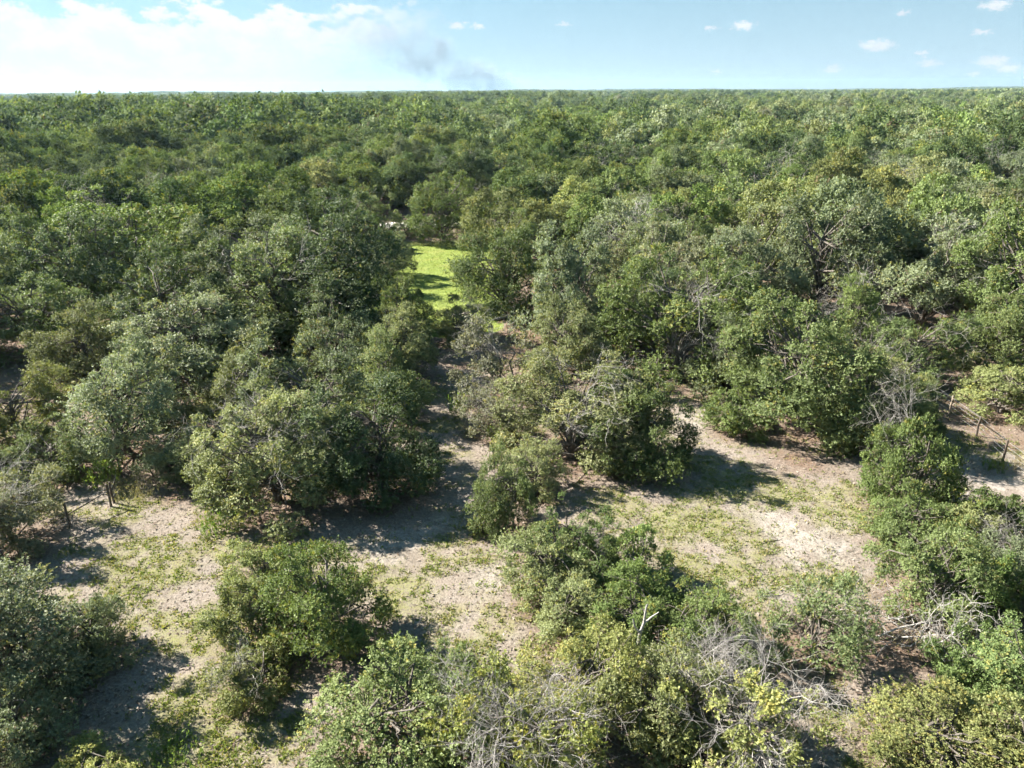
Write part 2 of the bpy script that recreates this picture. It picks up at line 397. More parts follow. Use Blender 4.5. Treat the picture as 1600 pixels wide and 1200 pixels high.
# ------------------------------------------------------------------ layout table of the trees near the clearing
# key: (x, y, crown radius, height, leaf colour, form, dead wood amount, label)
T = [
 ('oak_shrub', -24.1, 29.9, 2.3, 4.6, 'dull', 'M', 0.5, 'grey olive twiggy shrub leaning over the left wire fence'),
 ('oak_tree', -18.5, 21.2, 3.0, 5.3, 'grey', 'L', 0.5, 'large blue-green oak filling the lower left corner, with bare twigs on its flank'),
 ('oak_shrub', -16.0, 22.3, 1.4, 3.5, 'grey', 'M', 0.0, 'narrow grey-green oak at the inner side of the lower left oak'),
 ('oak_shrub', -13.0, 16.7, 1.1, 1.4, 'yellow', 'S', 0.0, 'low yellow-green shrub on the bottom edge under the lower left oak'),
 ('oak_tree', -7.2, 22.9, 2.1, 5.6, 'green', 'M', 0.15, 'dark green round oak standing alone left of the sandy path'),
 ('oak_shrub', -16.6, 17.8, 1.7, 3.2, 'grey', 'M', 0.0, 'blue-green shrub in the bottom left corner below the large oak'),
 ('oak_shrub', -10.9, 26.8, 1.4, 2.3, 'olive', 'S', 0.0, 'small olive shrub behind the lone round oak left of the path'),
 ('oak_shrub', -10.0, 23.3, 1.4, 3.0, 'olive', 'S', 0.2, 'pale olive shrub touching the left side of the lone round oak'),
 ('oak_shrub', -9.3, 20.5, 1.3, 2.3, 'yellow', 'S', 0.7, 'low yellowish shrub full of dead twigs in front of the lone round oak'),
 ('oak_shrub', -3.6, 17.7, 2.5, 3.9, 'green', 'M', 0.0, 'wide green shrub on the bottom edge, left of the bleached twiggy shrub'),
 ('oak_shrub', -1.4, 20.2, 1.2, 2.5, 'bright', 'S', 0.0, 'small fresh green shrub at the end of the path, above the wide bottom shrub'),
 ('dying_oak', 0.3, 17.2, 2.0, 4.1, 'yellow', 'D', 1.0, 'half-dead oak at bottom centre, a dome of bleached bare twigs with yellow leaves'),
 ('oak_shrub', 2.9, 27.1, 1.7, 3.7, 'bright', 'M', 0.2, 'fresh green shrub at the back of the thicket between path and right clearing'),
 ('oak_shrub', 1.6, 25.5, 1.7, 3.7, 'olive', 'M', 0.15, 'pale green shrub at the left edge of the middle thicket, beside the path'),
 ('oak_shrub', 5.3, 26.4, 1.4, 2.9, 'bright', 'S', 0.15, 'light wispy shrub at the right back corner of the middle thicket'),
 ('oak_shrub', 2.4, 23.4, 1.7, 3.0, 'olive', 'M', 0.0, 'light olive shrub in the heart of the middle thicket, facing the path'),
 ('oak_shrub', 4.8, 22.6, 1.9, 3.4, 'bright', 'M', 0.0, 'dense bright green shrub behind the white forked snag in the middle thicket'),
 ('oak_shrub', 6.9, 21.9, 1.9, 3.4, 'green', 'M', 0.0, 'mid green shrub on the right side of the middle thicket, shading the sand'),
 ('oak_shrub', 2.7, 19.0, 1.9, 4.0, 'yellow', 'M', 0.1, 'yellow-green shrub right of the half-dead twiggy oak'),
 ('oak_shrub', 4.7, 18.2, 2.0, 4.2, 'olive', 'M', 0.0, 'olive shrub at bottom centre between the two bleached twiggy oaks'),
 ('dying_oak', 7.3, 17.3, 2.3, 4.0, 'yellow', 'D', 0.9, 'broad half-dead oak right of bottom centre, grey twigs fanning above yellow leaves'),
 ('oak_shrub', 11.4, 22.4, 2.0, 3.6, 'green', 'W', 0.5, 'thin see-through shrub standing alone on the sand of the right clearing'),
 ('oak_shrub', 13.5, 17.3, 2.2, 2.4, 'yellow', 'M', 0.0, 'low spreading yellow-green shrub at the bottom right'),
 ('oak_shrub', 15.5, 17.0, 1.4, 2.5, 'olive', 'S', 0.0, 'small olive shrub in the bottom right corner'),
 ('oak_tree', 17.1, 24.9, 2.2, 4.6, 'bright', 'M', 0.0, 'bright leafy oak on the right rim of the clearing, above the grey brushwood'),
 ('oak_tree', 20.1, 32.8, 2.1, 6.4, 'bright', 'M', 0.75, 'fresh green oak with a bleached dead top, right of the clearing'),
 ('oak_shrub', 18.7, 24.4, 1.4, 3.9, 'bright', 'M', 0.0, 'slim bright oak right behind the bright leafy oak on the clearing rim'),
 ('oak_shrub', 23.4, 29.7, 1.7, 2.9, 'green', 'S', 0.0, 'green shrub at the right edge below the white sand track'),
 ('oak_shrub', 21.0, 25.2, 1.7, 3.6, 'grey', 'M', 0.3, 'grey-green shrub at the right edge beside the bright leafy oaks'),
 ('oak_shrub', 21.4, 29.6, 1.5, 2.4, 'olive', 'S', 0.15, 'small olive shrub between the dead-topped oak and the white sand track'),
 ('oak_shrub', 16.6, 20.6, 1.4, 2.3, 'bright', 'S', 0.0, 'low bright shrub below the grey brushwood at the right'),
 ('oak_shrub', 18.0, 18.9, 1.9, 4.0, 'bright', 'M', 0.0, 'tall bright green shrub on the right edge above the bottom corner'),
 ('oak_shrub', -0.4, 31.0, 1.6, 4.7, 'bright', 'M', 0.1, 'upright fresh green shrub where the path bends, below the central oak'),
 ('oak_tree', -7.2, 34.8, 3.3, 6.6, 'dark', 'L', 0.4, 'dark oak hanging over the path on its left'),
 ('oak_tree', -8.3, 44.1, 2.6, 6.0, 'green', 'L', 0.3, 'green oak behind the dark oak that hangs over the path'),
 ('oak_tree', -9.2, 57.5, 2.4, 6.7, 'green', 'L', 0.2, 'round green oak at the lower left edge of the bright lawn'),
 ('oak_tree', -12.4, 49.8, 3.0, 6.5, 'grey', 'L', 0.4, 'grey-green oak below the black gap left of the lawn'),
 ('oak_tree', -8.5, 51.0, 3.0, 5.6, 'olive', 'L', 0.4, 'olive oak just below the round oak at the lawn edge'),
 ('oak_tree', -0.3, 47.6, 3.1, 5.3, 'dull', 'W', 0.6, 'brownish thin-leaved oak in front of the lawn'),
 ('oak_shrub', -1.0, 42.0, 2.0, 3.1, 'dull', 'W', 0.7, 'low brownish tangle of bare twigs at the head of the path'),
 ('oak_tree', 3.6, 38.8, 3.6, 6.1, 'olive', 'L', 0.35, 'broad olive oak at the centre, left half of the central pair'),
 ('oak_tree', 7.0, 37.9, 2.8, 6.1, 'green', 'L', 0.2, 'green oak at the centre, right half of the central pair by the clearing'),
 ('oak_tree', 4.1, 52.0, 3.0, 6.4, 'olive', 'L', 0.15, 'pale yellow-olive oak behind the central pair, below the blue tarpaulin'),
 ('oak_tree', 12.1, 51.8, 4.6, 9.3, 'green', 'L', 0.3, 'large green oak at the back left of the right clearing'),
 ('oak_tree', -0.9, 69.6, 4.1, 9.4, 'green', 'L', 0.1, 'big dark glossy oak on the right side of the bright lawn'),
 ('oak_tree', -9.4, 105.5, 5.0, 9.6, 'green', 'L', 0.0, 'rounded tree at the far end of the lawn, before the white road'),
 ('oak_tree', -49.6, 76.7, 4.2, 9.6, 'green', 'L', 0.2, 'green oak near the left edge, its dark side facing the bright broad oak'),
 ('oak_tree', -40.6, 78.4, 7.0, 11.0, 'bright', 'L', 0.1, 'very broad bright green oak in the left part of the wood'),
 ('oak_tree', -26.9, 75.0, 5.2, 9.2, 'grey', 'L', 0.3, 'grey-green oak right of the very broad bright oak'),
 ('oak_tree', -18.9, 75.2, 5.0, 8.9, 'grey', 'L', 0.4, 'wide grey-green oak left of the bright lawn, above the black gap'),
 ('oak_tree', -39.1, 57.2, 3.8, 6.9, 'green', 'L', 0.0, 'green oak at the left edge below the green one near the broad oak'),
 ('oak_tree', -32.0, 51.6, 2.9, 6.3, 'olive', 'L', 0.0, 'olive oak between the left edge and the big rounded oak'),
 ('oak_tree', -22.5, 48.6, 5.0, 8.1, 'grey', 'L', 0.25, 'big rounded grey-green oak left of the black gap'),
 ('oak_tree', -22.8, 39.6, 3.4, 6.8, 'grey', 'L', 0.1, 'grey-green oak standing behind the left fence post'),
 ('oak_tree', -29.6, 40.3, 2.5, 5.3, 'yellow', 'L', 0.0, 'yellow-green oak on the left edge above the grey olive shrub'),
 ('oak_shrub', -26.9, 40.0, 1.3, 2.1, 'green', 'S', 0.0, 'small green shrub beside the yellow-green oak on the left edge'),
 ('oak_tree', -12.3, 33.9, 3.5, 6.6, 'olive', 'L', 0.5, 'olive oak right of the left fence, standing over yellow-green weeds'),
 ('oak_tree', -12.0, 39.7, 3.4, 6.9, 'grey', 'L', 0.3, 'grey-green oak rising behind the olive oak over the weeds'),
 ('oak_tree', 18.0, 42.8, 4.3, 8.4, 'green', 'L', 0.15, 'big rounded oak at the back of the right clearing'),
 ('oak_shrub', 14.1, 42.2, 1.7, 3.1, 'green', 'S', 0.0, 'green shrub at the left foot of the big rounded oak'),
 ('oak_tree', 20.9, 40.9, 3.0, 7.0, 'green', 'L', 0.3, 'oak grown into the right side of the big rounded oak'),
 ('oak_tree', 28.4, 57.0, 3.2, 6.8, 'green', 'L', 0.3, 'green oak behind the big rounded oak, before the dark opening'),
 ('oak_tree', 35.8, 62.0, 4.6, 8.4, 'grey', 'T', 0.7, 'tall grey mossy oak with a bare brown trunk at the right'),
 ('oak_tree', 29.3, 50.0, 3.1, 5.6, 'green', 'L', 0.3, 'oak in front of the tall grey mossy oak at the right'),
 ('oak_tree', 36.4, 50.5, 3.6, 6.6, 'green', 'L', 0.0, 'green oak on the right edge above the pale scrub'),
 ('oak_tree', 32.6, 45.0, 2.6, 4.1, 'olive', 'M', 0.1, 'pale yellow-olive scrub oak behind the right wire fence'),
 ('oak_tree', 15.1, 49.4, 2.8, 6.2, 'grey', 'L', 0.3, 'grey-green oak squeezed between the large green oak and the big rounded oak'),
 ('oak_shrub', 24.4, 41.3, 1.8, 3.6, 'green', 'M', 0.2, 'green shrub left of the right wire fence posts'),
 ('oak_shrub', 25.2, 46.2, 2.2, 4.6, 'olive', 'M', 0.3, 'olive shrub behind the fence posts, right of the big rounded oak'),
 ('oak_tree', -17.4, 43.0, 2.7, 5.8, 'olive', 'L', 0.2, 'olive oak between the fence-post oak and the olive oak over the weeds'),
 ('oak_shrub', -18.9, 37.2, 1.9, 3.3, 'grey', 'M', 0.0, 'grey-green shrub on the right behind the left fence post, under taller oaks'),
 ('oak_shrub', -16.4, 36.6, 1.7, 2.9, 'olive', 'M', 0.3, 'olive shrub with twigs at the back left corner of the left clearing'),
 ('oak_shrub', -26.0, 36.4, 2.1, 3.8, 'green', 'M', 0.0, 'green shrub filling the dark corner left of the tall bright weeds'),
 ('oak_shrub', -15.6, 109.5, 2.2, 3.2, 'green', 'M', 0.0, 'low green shrub at the far left end of the lawn before the road'),
 ('oak_shrub', -12.6, 111.5, 1.8, 2.4, 'dark', 'M', 0.0, 'low dark shrub between lawn and white road, left of the rounded tree'),
 ('oak_shrub', -4.6, 110.5, 2.4, 3.6, 'green', 'M', 0.0, 'green shrub between lawn and white road, right of the rounded tree'),
 ('oak_tree', -13.6, 83.0, 2.7, 5.2, 'grey', 'L', 0.0, 'small grey-green oak at the left edge of the lawn, halfway along it'),
 ('oak_tree', -20.5, 107.8, 3.6, 7.4, 'green', 'L', 0.0, 'green oak left of the far end of the lawn, hiding the road there'),
 ('oak_shrub', 18.5, 29.2, 1.7, 3.5, 'bright', 'M', 0.0, 'fresh green shrub joining the dead-topped oak to the bright leafy oak'),
 ('oak_shrub', 0.9, 34.4, 1.7, 3.3, 'olive', 'M', 0.0, 'olive shrub between the central pair and the upright shrub at the path bend'),
 ('oak_tree', -4.2, 60.5, 2.2, 4.4, 'olive', 'M', 0.3, 'small olive oak at the near end of the bright lawn'),
]

SAND = [(11.9, 43.8, 2.6), (14.2, 29.5, 2.2), (-5.3, 30.4, 1.8), (25.0, 36.4, 3.0), (27.6, 35.2, 2.6), (-5.0, 69.2, 1.3),
        (13.0, 21.4, 1.5), (-6.0, 22.6, 1.3), (-14.2, 21.8, 1.5), (13.2, 31.4, 1.4), (-1.5, 27.0, 1.4), (23, 33.6, 2.0)]
BROWN = [(16.6, 38.0, 2.0), (14.4, 22.6, 2.6), (-17.8, 34.6, 1.6), (1.4, 29.9, 1.8), (26.0, 73.5, 6.0), (30.5, 43.5, 3.0)]
GREEN = [(-18.8, 33.6, 1.9), (-15.4, 27.2, 2.4), (9.2, 31.4, 3.2), (9.8, 38.6, 2.4), (-10.6, 19.4, 1.8), (-9.6, 25.2, 1.5),
         (12.0, 35.2, 2.8), (-13.2, 29.4, 1.6), (-5.4, 26.4, 1.4), (17.0, 33.4, 2.2), (8.5, 27.5, 2.2), (-4.2, 43.0, 2.0),
         (26.6, 40.6, 1.6), (-13.5, 24.3, 1.6), (13.6, 26.5, 1.6), (-11.6, 17.6, 1.4), (-9.0, 18.2, 1.6), (-7.8, 27.0, 1.2)]
LAWN = [(-16.5, 106), (-2.0, 106), (-1.0, 72), (-1.0, 64), (-6.0, 61.5), (-11.0, 61.0), (-13.0, 68), (-14.5, 78), (-16.0, 96)]


def in_poly(x, y, poly):
    x = np.asarray(x, float); y = np.asarray(y, float)
    c = np.zeros(x.shape, bool)
    n = len(poly)
    for i in range(n):
        x1, y1 = poly[i]; x2, y2 = poly[(i + 1) % n]
        cond = ((y1 > y) != (y2 > y)) & (x < (x2 - x1) * (y - y1) / (y2 - y1 + 1e-12) + x1)
        c ^= cond
    return c


def blobs(x, y, L, sharp=1.0):
    s = np.zeros(np.shape(x))
    for bx, by, r in L:
        s = np.maximum(s, np.exp(-((x - bx) ** 2 + (y - by) ** 2) / (r * r) * sharp))
    return s


def fields(x, y):
    """lawn, grass, white sand, litter amounts on the ground (0..1)"""
    n1 = fbm(x * 0.35 + 3, y * 0.35 + 8, 4); n2 = fbm(x * 1.1 + 40, y * 1.1 + 5, 4); n3 = fbm(x * 0.6 + 11, y * 0.6 + 70, 4)
    wx = x + (n3 - 0.5) * 2.6; wy = y + (n1 - 0.5) * 2.6
    lawn = in_poly(wx, wy, LAWN).astype(float)
    sand = np.clip((blobs(x, y, SAND) + (n2 - 0.5) * 2.6 + (n3 - 0.5) * 1.2 - 0.45) * 1.8, 0, 1) * 0.8
    grass = np.clip((blobs(x, y, GREEN) * 0.42 + n1 * 0.75 + (n2 - 0.5) * 1.35 - 0.33) * 2.6, 0, 1)
    grass = grass * (1 - sand)
    wood = np.zeros(np.shape(x))
    for t in T:
        r = t[3] * 1.1
        wood = np.maximum(wood, np.exp(-(((x - t[1]) ** 2 + (y - t[2]) ** 2) / (r * r)) ** 2))
    closed = np.clip((y - 50 - np.abs(x) * 0.08 + (n1 - .5) * 8) / 4, 0, 1)
    side = np.clip((np.abs(x) - 26) / 3, 0, 1) * np.where((x > 22) & (y > 32) & (y < 39), 0, 1)
    wood = np.maximum(wood, np.maximum(closed, side * 0.8))
    litter = np.clip(np.maximum(wood * 0.9, blobs(x, y, BROWN)) + (n2 - 0.5) * 0.8, 0, 1) * (1 - lawn)
    grass = grass * (1 - litter * 0.75)
    sand = np.maximum(sand * (1 - 0.8 * wood), 0)
    sand = np.maximum(sand, blobs(x, y, [(-5.0, 69.2, 1.2), (-7.6, 69.0, 0.5)]) > 0.45)
    return lawn * (1 - sand), np.maximum(grass, 0), sand, litter


def axis_coords(lo, hi, step, far):
    c = list(np.arange(lo, hi + 1e-6, step))
    s = step; a = lo; left = []
    while a > -far:
        s *= 1.22; a -= s; left.append(a)
    s = step; b = hi; right = []
    while b < far:
        s *= 1.22; b += s; right.append(b)
    return np.array(left[::-1] + c + right)


def build_ground():
    xs = axis_coords(-42, 42, 0.30, 9000); ys = axis_coords(8, 62, 0.30, 9500)
    gx, gy = np.meshgrid(xs, ys)
    x, y = gx.ravel(), gy.ravel()
    la, gr, sa, li = fields(x, y)
    z = terrain(x, y) + 0.05 * gr * fbm(x * 3, y * 3, 2) - 0.03 * sa
    nx, ny = len(xs), len(ys)
    i = (np.arange(ny - 1)[:, None] * nx + np.arange(nx - 1)[None]).ravel()
    faces = np.stack([i, i + 1, i + nx + 1, i + nx], 1)
    m, N = new_mat('sandy_ground')
    geo = N.n('ShaderNodeNewGeometry')
    pos = geo.outputs['Position']
    la_, gr_, sa_, li_ = [N.attr(k) for k in ('lawn', 'grass', 'sand', 'litter')]
    nf = N.noise(pos, 9.0, 6.0, 0.7); nm = N.noise(pos, 1.7, 5.0, 0.6); nb = N.noise(pos, 0.35, 4.0, 0.6)
    nff = N.noise(pos, 30.0, 3.0, 0.7)
    soil = N.mix(N.smooth(nf, 0.32, 0.68), (0.148, 0.124, 0.104), (0.328, 0.290, 0.250))
    soil = N.mix(N.smooth(nm, 0.35, 0.65, 0, 0.5), soil, (0.25, 0.20, 0.17))
    soil = N.mix(N.smooth(nb, 0.40, 0.65, 0, 0.45), soil, (0.18, 0.15, 0.112))
    white = N.mix(N.smooth(nf, 0.35, 0.65), (0.34, 0.31, 0.285), (0.50, 0.47, 0.44))
    c = N.mix(N.m('MULTIPLY', sa_, N.smooth(nm, 0.30, 0.65, 0.10, 0.75)), soil, white)
    green = N.mix(nff, (0.105, 0.125, 0.028), (0.27, 0.27, 0.09))
    gfac = N.m('MULTIPLY', gr_, N.smooth(N.m('ADD', nf, N.m('MULTIPLY', nm, 0.4)), 0.52, 0.80, 0.10, 0.82), clamp=True)
    c = N.mix(gfac, c, green)
    brown = N.mix(N.smooth(nf, 0.3, 0.7), (0.085, 0.055, 0.038), (0.235, 0.16, 0.115))
    c = N.mix(N.m('MULTIPLY', li_, N.smooth(nm, 0.25, 0.6, 0.55, 1.0)), c, brown)
    lawnc = N.mix(nf, (0.155, 0.205, 0.042), (0.255, 0.305, 0.080))
    lawnc = N.mix(N.smooth(nb, 0.5, 0.7, 0, 0.5), lawnc, (0.30, 0.30, 0.10))
    c = N.mix(N.smooth(la_, 0.2, 0.8), c, lawnc)
    ln = N.n('ShaderNodeVectorMath', operation='LENGTH'); N.link(pos, ln.inputs[0])
    c = N.mix(N.smooth(ln.outputs['Value'], 180.0, 420.0), c, (0.045, 0.062, 0.026))
    bs = N.n('ShaderNodeBsdfPrincipled')
    N.link(c, bs.inputs['Base Color'])
    bs.inputs['Roughness'].default_value = 0.95
    bs.inputs['Specular IOR Level'].default_value = 0.15
    bp = N.n('ShaderNodeBump'); bp.inputs['Strength'].default_value = 0.7; bp.inputs['Distance'].default_value = 0.06
    N.link(N.m('ADD', nf, N.m('MULTIPLY', nff, 0.5)), bp.inputs['Height']); N.link(bp.outputs[0], bs.inputs['Normal'])
    out = N.n('ShaderNodeOutputMaterial'); N.link(bs.outputs[0], out.inputs[0])
    me = mesh_from('ground', np.stack([x, y, z], 1), faces, [m], dict(lawn=la, grass=gr, sand=sa, litter=li), smooth=True)
    link('ground', me, kind='structure', label='sandy ground with patches of grass and leaf litter', cat='ground')


build_ground()


def build_road():
    xs = np.linspace(-75, 60, 91); ts = np.linspace(-1, 1, 9)
    v = []
    for x in xs:
        yc = 121.5 + 0.04 * x + 1.2 * math.sin(x * 0.05)
        for t in ts:
            y = yc + t * (3.0 + 0.5 * math.sin(x * 0.7 + t))
            v.append((x, y, tz(x, y) + 0.03 + 0.05 * (1 - t * t)))
    k = len(ts)
    f = [(i * k + j, (i + 1) * k + j, (i + 1) * k + j + 1, i * k + j + 1) for i in range(len(xs) - 1) for j in range(k - 1)]
    m = plain_mat('white_sand_road', (0.36, 0.335, 0.30), (0.56, 0.53, 0.49), 0.8, 0.95)
    link('sand_road', mesh_from('sand_road', v, f, [m], smooth=True), kind='structure', label='white sand road crossing behind the lawn', cat='road')


build_road()

# ------------------------------------------------------------------ tree meshes
def leaves(centers, axes, normals, length, width, rnd, spray):
    """kite-shaped leaves, one quad each, slightly cupped"""
    n = len(centers)
    ax = unit(axes)
    side = unit(np.cross(ax, normals))
    nn = np.cross(side, ax)
    L = length[:, None]; W = width[:, None]
    v = np.empty((n, 4, 3))
    v[:, 0] = centers
    v[:, 1] = centers + ax * L * 0.5 + side * W * 0.5 + nn * W * 0.12
    v[:, 2] = centers + ax * L
    v[:, 3] = centers + ax * L * 0.5 - side * W * 0.5 + nn * W * 0.12
    f = np.arange(n * 4).reshape(n, 4)
    return v.reshape(-1, 3), f, rnd, spray


def crown_mesh(name, seed, R, H, zb, nl, nsp, nlv, ls, fill=0.15, lobe=(0.13, 0.34), spike=0.10, sep=0.60, align=1.05, skirt=0.24, tint=(0.40, 0.28, 0.42)):
    """returns crown mesh and the lobe centres the limbs reach for"""
    r = np.random.RandomState(seed)
    C = np.array([0, 0, zb + (H - zb) * 0.38])
    up = H - C[2]; dn = C[2] - zb
    # uneven outline: a few bulges and hollows
    bd = unit(r.normal(size=(11, 3))); ba = r.uniform(-0.50, 0.42, 11)
    cen, rad = [], []
    tries = 0
    nsub = r.randint(2, 5)
    sa0 = r.uniform(0, 6.28)
    sub = []
    for j in range(nsub):
        aa = sa0 + j * 6.283 / nsub + r.uniform(-0.5, 0.5)
        rr0 = R * r.uniform(0.28, 0.56)
        ss = r.uniform(0.42, 0.66)
        sub.append((np.array([math.cos(aa) * rr0, math.sin(aa) * rr0, 0.0]), ss, 1.0 if j == 0 else r.uniform(0.58, 0.97)))
    while len(cen) < nl and tries < 4000:
        tries += 1
        d = unit(r.normal(size=3)); d[2] = d[2] * 0.9 + 0.12; d = unit(d)
        if d[2] < -0.75: continue
        k = r.uniform(0.45, 1.0) ** 0.5 * 0.80
        k *= 1 + float(np.sum(ba * np.maximum(0, bd @ d) ** 6))
        lr = R * (lobe[0] + (lobe[1] - lobe[0]) * r.rand() ** 1.6) * (0.85 if d[2] > 0.5 else 1.0)
        so, ss, sh = sub[r.randint(0, nsub)]
        if r.rand() < 0.22:
            k *= 1.16; lr *= 0.62
        ext = np.array([R * ss * 1.12, R * ss * 1.12, (H * sh - C[2]) if d[2] > 0 else dn])
        p = C + so + d * ext * k
        if r.rand() < skirt:
            a0 = r.uniform(0, 6.283); q0 = R * r.uniform(0.45, 0.86); lr = R * r.uniform(0.18, 0.30)
            p = np.array([math.cos(a0) * q0, math.sin(a0) * q0, zb + (H - zb) * r.uniform(0.04, 0.30)])
        p[2] = max(p[2], zb + lr * 0.5); p[2] = min(p[2], H - lr * 0.55)
        if any(np.linalg.norm(p - q) < sep * (lr + s) for q, s in zip(cen, rad)) and tries < 2500: continue
        cen.append(p); rad.append(lr)
    cen = np.array(cen); rad = np.array(rad)
    w = rad ** 2; w = w / w.sum()
    li = r.choice(len(cen), nsp, p=w)
    out = unit((cen - C) / np.array([R, R, up]) + np.array([0, 0, 0.15]))[li]
    d = unit(r.normal(size=(nsp, 3)) + out * 0.75 + np.array([0, 0, 0.45]))
    lob_jit = r.uniform(0.75, 1.12, (len(cen), 1))
    rr = r.uniform(0.60, 1.05, nsp)
    inner = r.rand(nsp) < fill
    rr[inner] = r.uniform(0.0, 0.6, inner.sum())
    sp = r.rand(nsp) < spike * np.where(r.rand(len(cen)) < 0.35, 2.6, 0.35)[li]
    rr[sp] = r.uniform(1.0, 1.5, sp.sum())
    flat = np.array([1, 1, 0.82])
    base = cen[li] + d * flat * (rad[li] * rr)[:, None] * lob_jit[li]
    base[:, 2] = np.maximum(base[:, 2], 0.05)
    ax = unit(d * 0.8 + out * 0.3 + np.array([0, 0, 0.45]) + r.normal(size=(nsp, 3)) * 0.35)
    slen = ls * r.uniform(1.6, 3.4, nsp)
    # per spray tint: by lobe and by spray
    lt = r.rand(len(cen))
    st = np.clip(0.35 * lt[li] + 0.65 * r.rand(nsp), 0, 1)
    st = np.argsort(np.argsort(st)) / nsp
    idx = np.repeat(np.arange(nsp), nlv)
    n = len(idx)
    tpos = r.rand(n)
    perp = unit(np.cross(ax[idx], r.normal(size=(n, 3))))
    c = base[idx] + ax[idx] * (tpos * slen[idx])[:, None] + perp * (ls * 0.25 * r.rand(n))[:, None]
    la = unit(ax[idx] * (0.25 + 0.8 * tpos)[:, None] + perp * 0.95 + np.array([0, 0, -0.05]) + r.normal(size=(n, 3)) * 0.2)
    nrm = unit(d[idx] * align + np.array([0, 0, 0.35]) + r.normal(size=(n, 3)) * 0.38)
    L = ls * r.uniform(0.7, 1.35, n); W = L * r.uniform(0.56, 0.82, n)
    v, f, a, b = leaves(c, la, nrm, L, W, np.clip(tint[0] * r.rand(n) + tint[1] * r.rand(nsp)[idx] + tint[2] * r.rand(len(cen))[li][idx] - 0.03, 0, 1), st[idx])
    me = mesh_from(name, v, f, (), None, dict(rnd=a, spray=b))
    return me, cen, rad, (base, li)


def trunk_mesh(name, seed, R, H, cen, base_li, stems=1, rad=0.14, twigs=5, sides=5):
    r = np.random.RandomState(seed + 500)
    segs = []
    st = []
    for s in range(stems):
        a = r.uniform(0, 6.28); lean = r.uniform(0.05, 0.25) * R if stems == 1 else r.uniform(0.15, 0.5) * R
        top = np.array([math.cos(a) * lean, math.sin(a) * lean, H * r.uniform(0.45, 0.6)])
        b = np.array([math.cos(a), math.sin(a), 0]) * (0.02 if stems == 1 else 0.12 * R) + np.array([0, 0, -0.25])
        pts = [b]
        for k in range(1, 6):
            t = k / 5
            p = b * (1 - t) + top * t + np.array([r.normal() * 0.05 * R, r.normal() * 0.05 * R, 0]) * (t < 1)
            pts.append(p)
        segs += polyline(pts, rad * (1.25 if stems == 1 else 0.75), rad * 0.4)
        st.append(pts)
    base, li = base_li
    for j, c in enumerate(cen):
        pts = st[j % len(st)]
        k = 1 + int(r.randint(0, 5)) if c[2] > H * 0.3 else 1 + int(r.randint(0, 2))
        k = min(k, len(pts) - 1)
        p0 = np.array(pts[k]); c = np.array(c)
        mid = p0 * 0.5 + c * 0.5 + r.normal(size=3) * 0.12 * R * np.array([1, 1, 0.4]) + np.array([0, 0, 0.05 * H])
        q1 = p0 * 0.7 + mid * 0.3; q2 = mid * 0.65 + c * 0.35 + r.normal(size=3) * 0.04 * R
        segs += polyline([p0, q1, mid, q2, c], rad * 0.36, rad * 0.10)
        own = np.nonzero(li == j)[0]
        if len(own) and twigs:
            for q in r.choice(own, min(twigs, len(own)), replace=False):
                e = base[q]
                m2 = c * 0.5 + e * 0.5 + r.normal(size=3) * 0.05
                segs += polyline([c, m2, e], rad * 0.09, rad * 0.045)
    v, f = tubes(segs, sides)
    return mesh_from(name, v, f, [BARK], smooth=True)


def twig_tree(r, segs, p, d, length, rad, depth, curl=0.22, kids=(2, 4), shrink=0.66):
    n = 4
    pts = [p]
    dd = d
    for k in range(n):
        dd = unit(dd + r.normal(size=3) * curl)
        pts.append(pts[-1] + dd * length / n)
    segs += polyline(pts, rad, rad * 0.6)
    if depth == 0: return
    for q in range(r.randint(kids[0], kids[1] + 1)):
        i = r.randint(1, n + 1)
        nd = unit(unit(pts[i] - pts[i - 1]) * 0.8 + r.normal(size=3) * 0.6)
        twig_tree(r, segs, pts[i], nd, length * r.uniform(shrink - .14, shrink + .1), rad * 0.58, depth - 1, curl, kids, shrink)


def dead_mesh(name, seed, R, H, n=9, depth=3, rad=0.030, spread=1.0, kids=(3, 5), zs=(0.35, 0.6), full=True):
    """fans of bare bleached twigs breaking out of a crown of radius R and height H"""
    r = np.random.RandomState(seed)
    segs = []
    for k in range(n):
        a = r.uniform(0, 6.28) if full else r.uniform(-0.9, 0.9)
        el = r.uniform(0.25, 1.25)
        d = np.array([math.cos(a) * math.cos(el) * spread, math.sin(a) * math.cos(el) * spread, math.sin(el)])
        p = np.array([math.cos(a) * 0.2 * R, math.sin(a) * 0.2 * R, H * r.uniform(*zs)])
        ext = 1.0 / math.sqrt((d[0] ** 2 + d[1] ** 2) / R ** 2 + d[2] ** 2 / (H * 0.5) ** 2)
        twig_tree(r, segs, p, unit(d), ext * r.uniform(0.55, 0.85), rad, depth, 0.2, kids)
    v, f = tubes(segs, 3)
    return mesh_from(name, v, f, [DEAD])


PROTO = {}


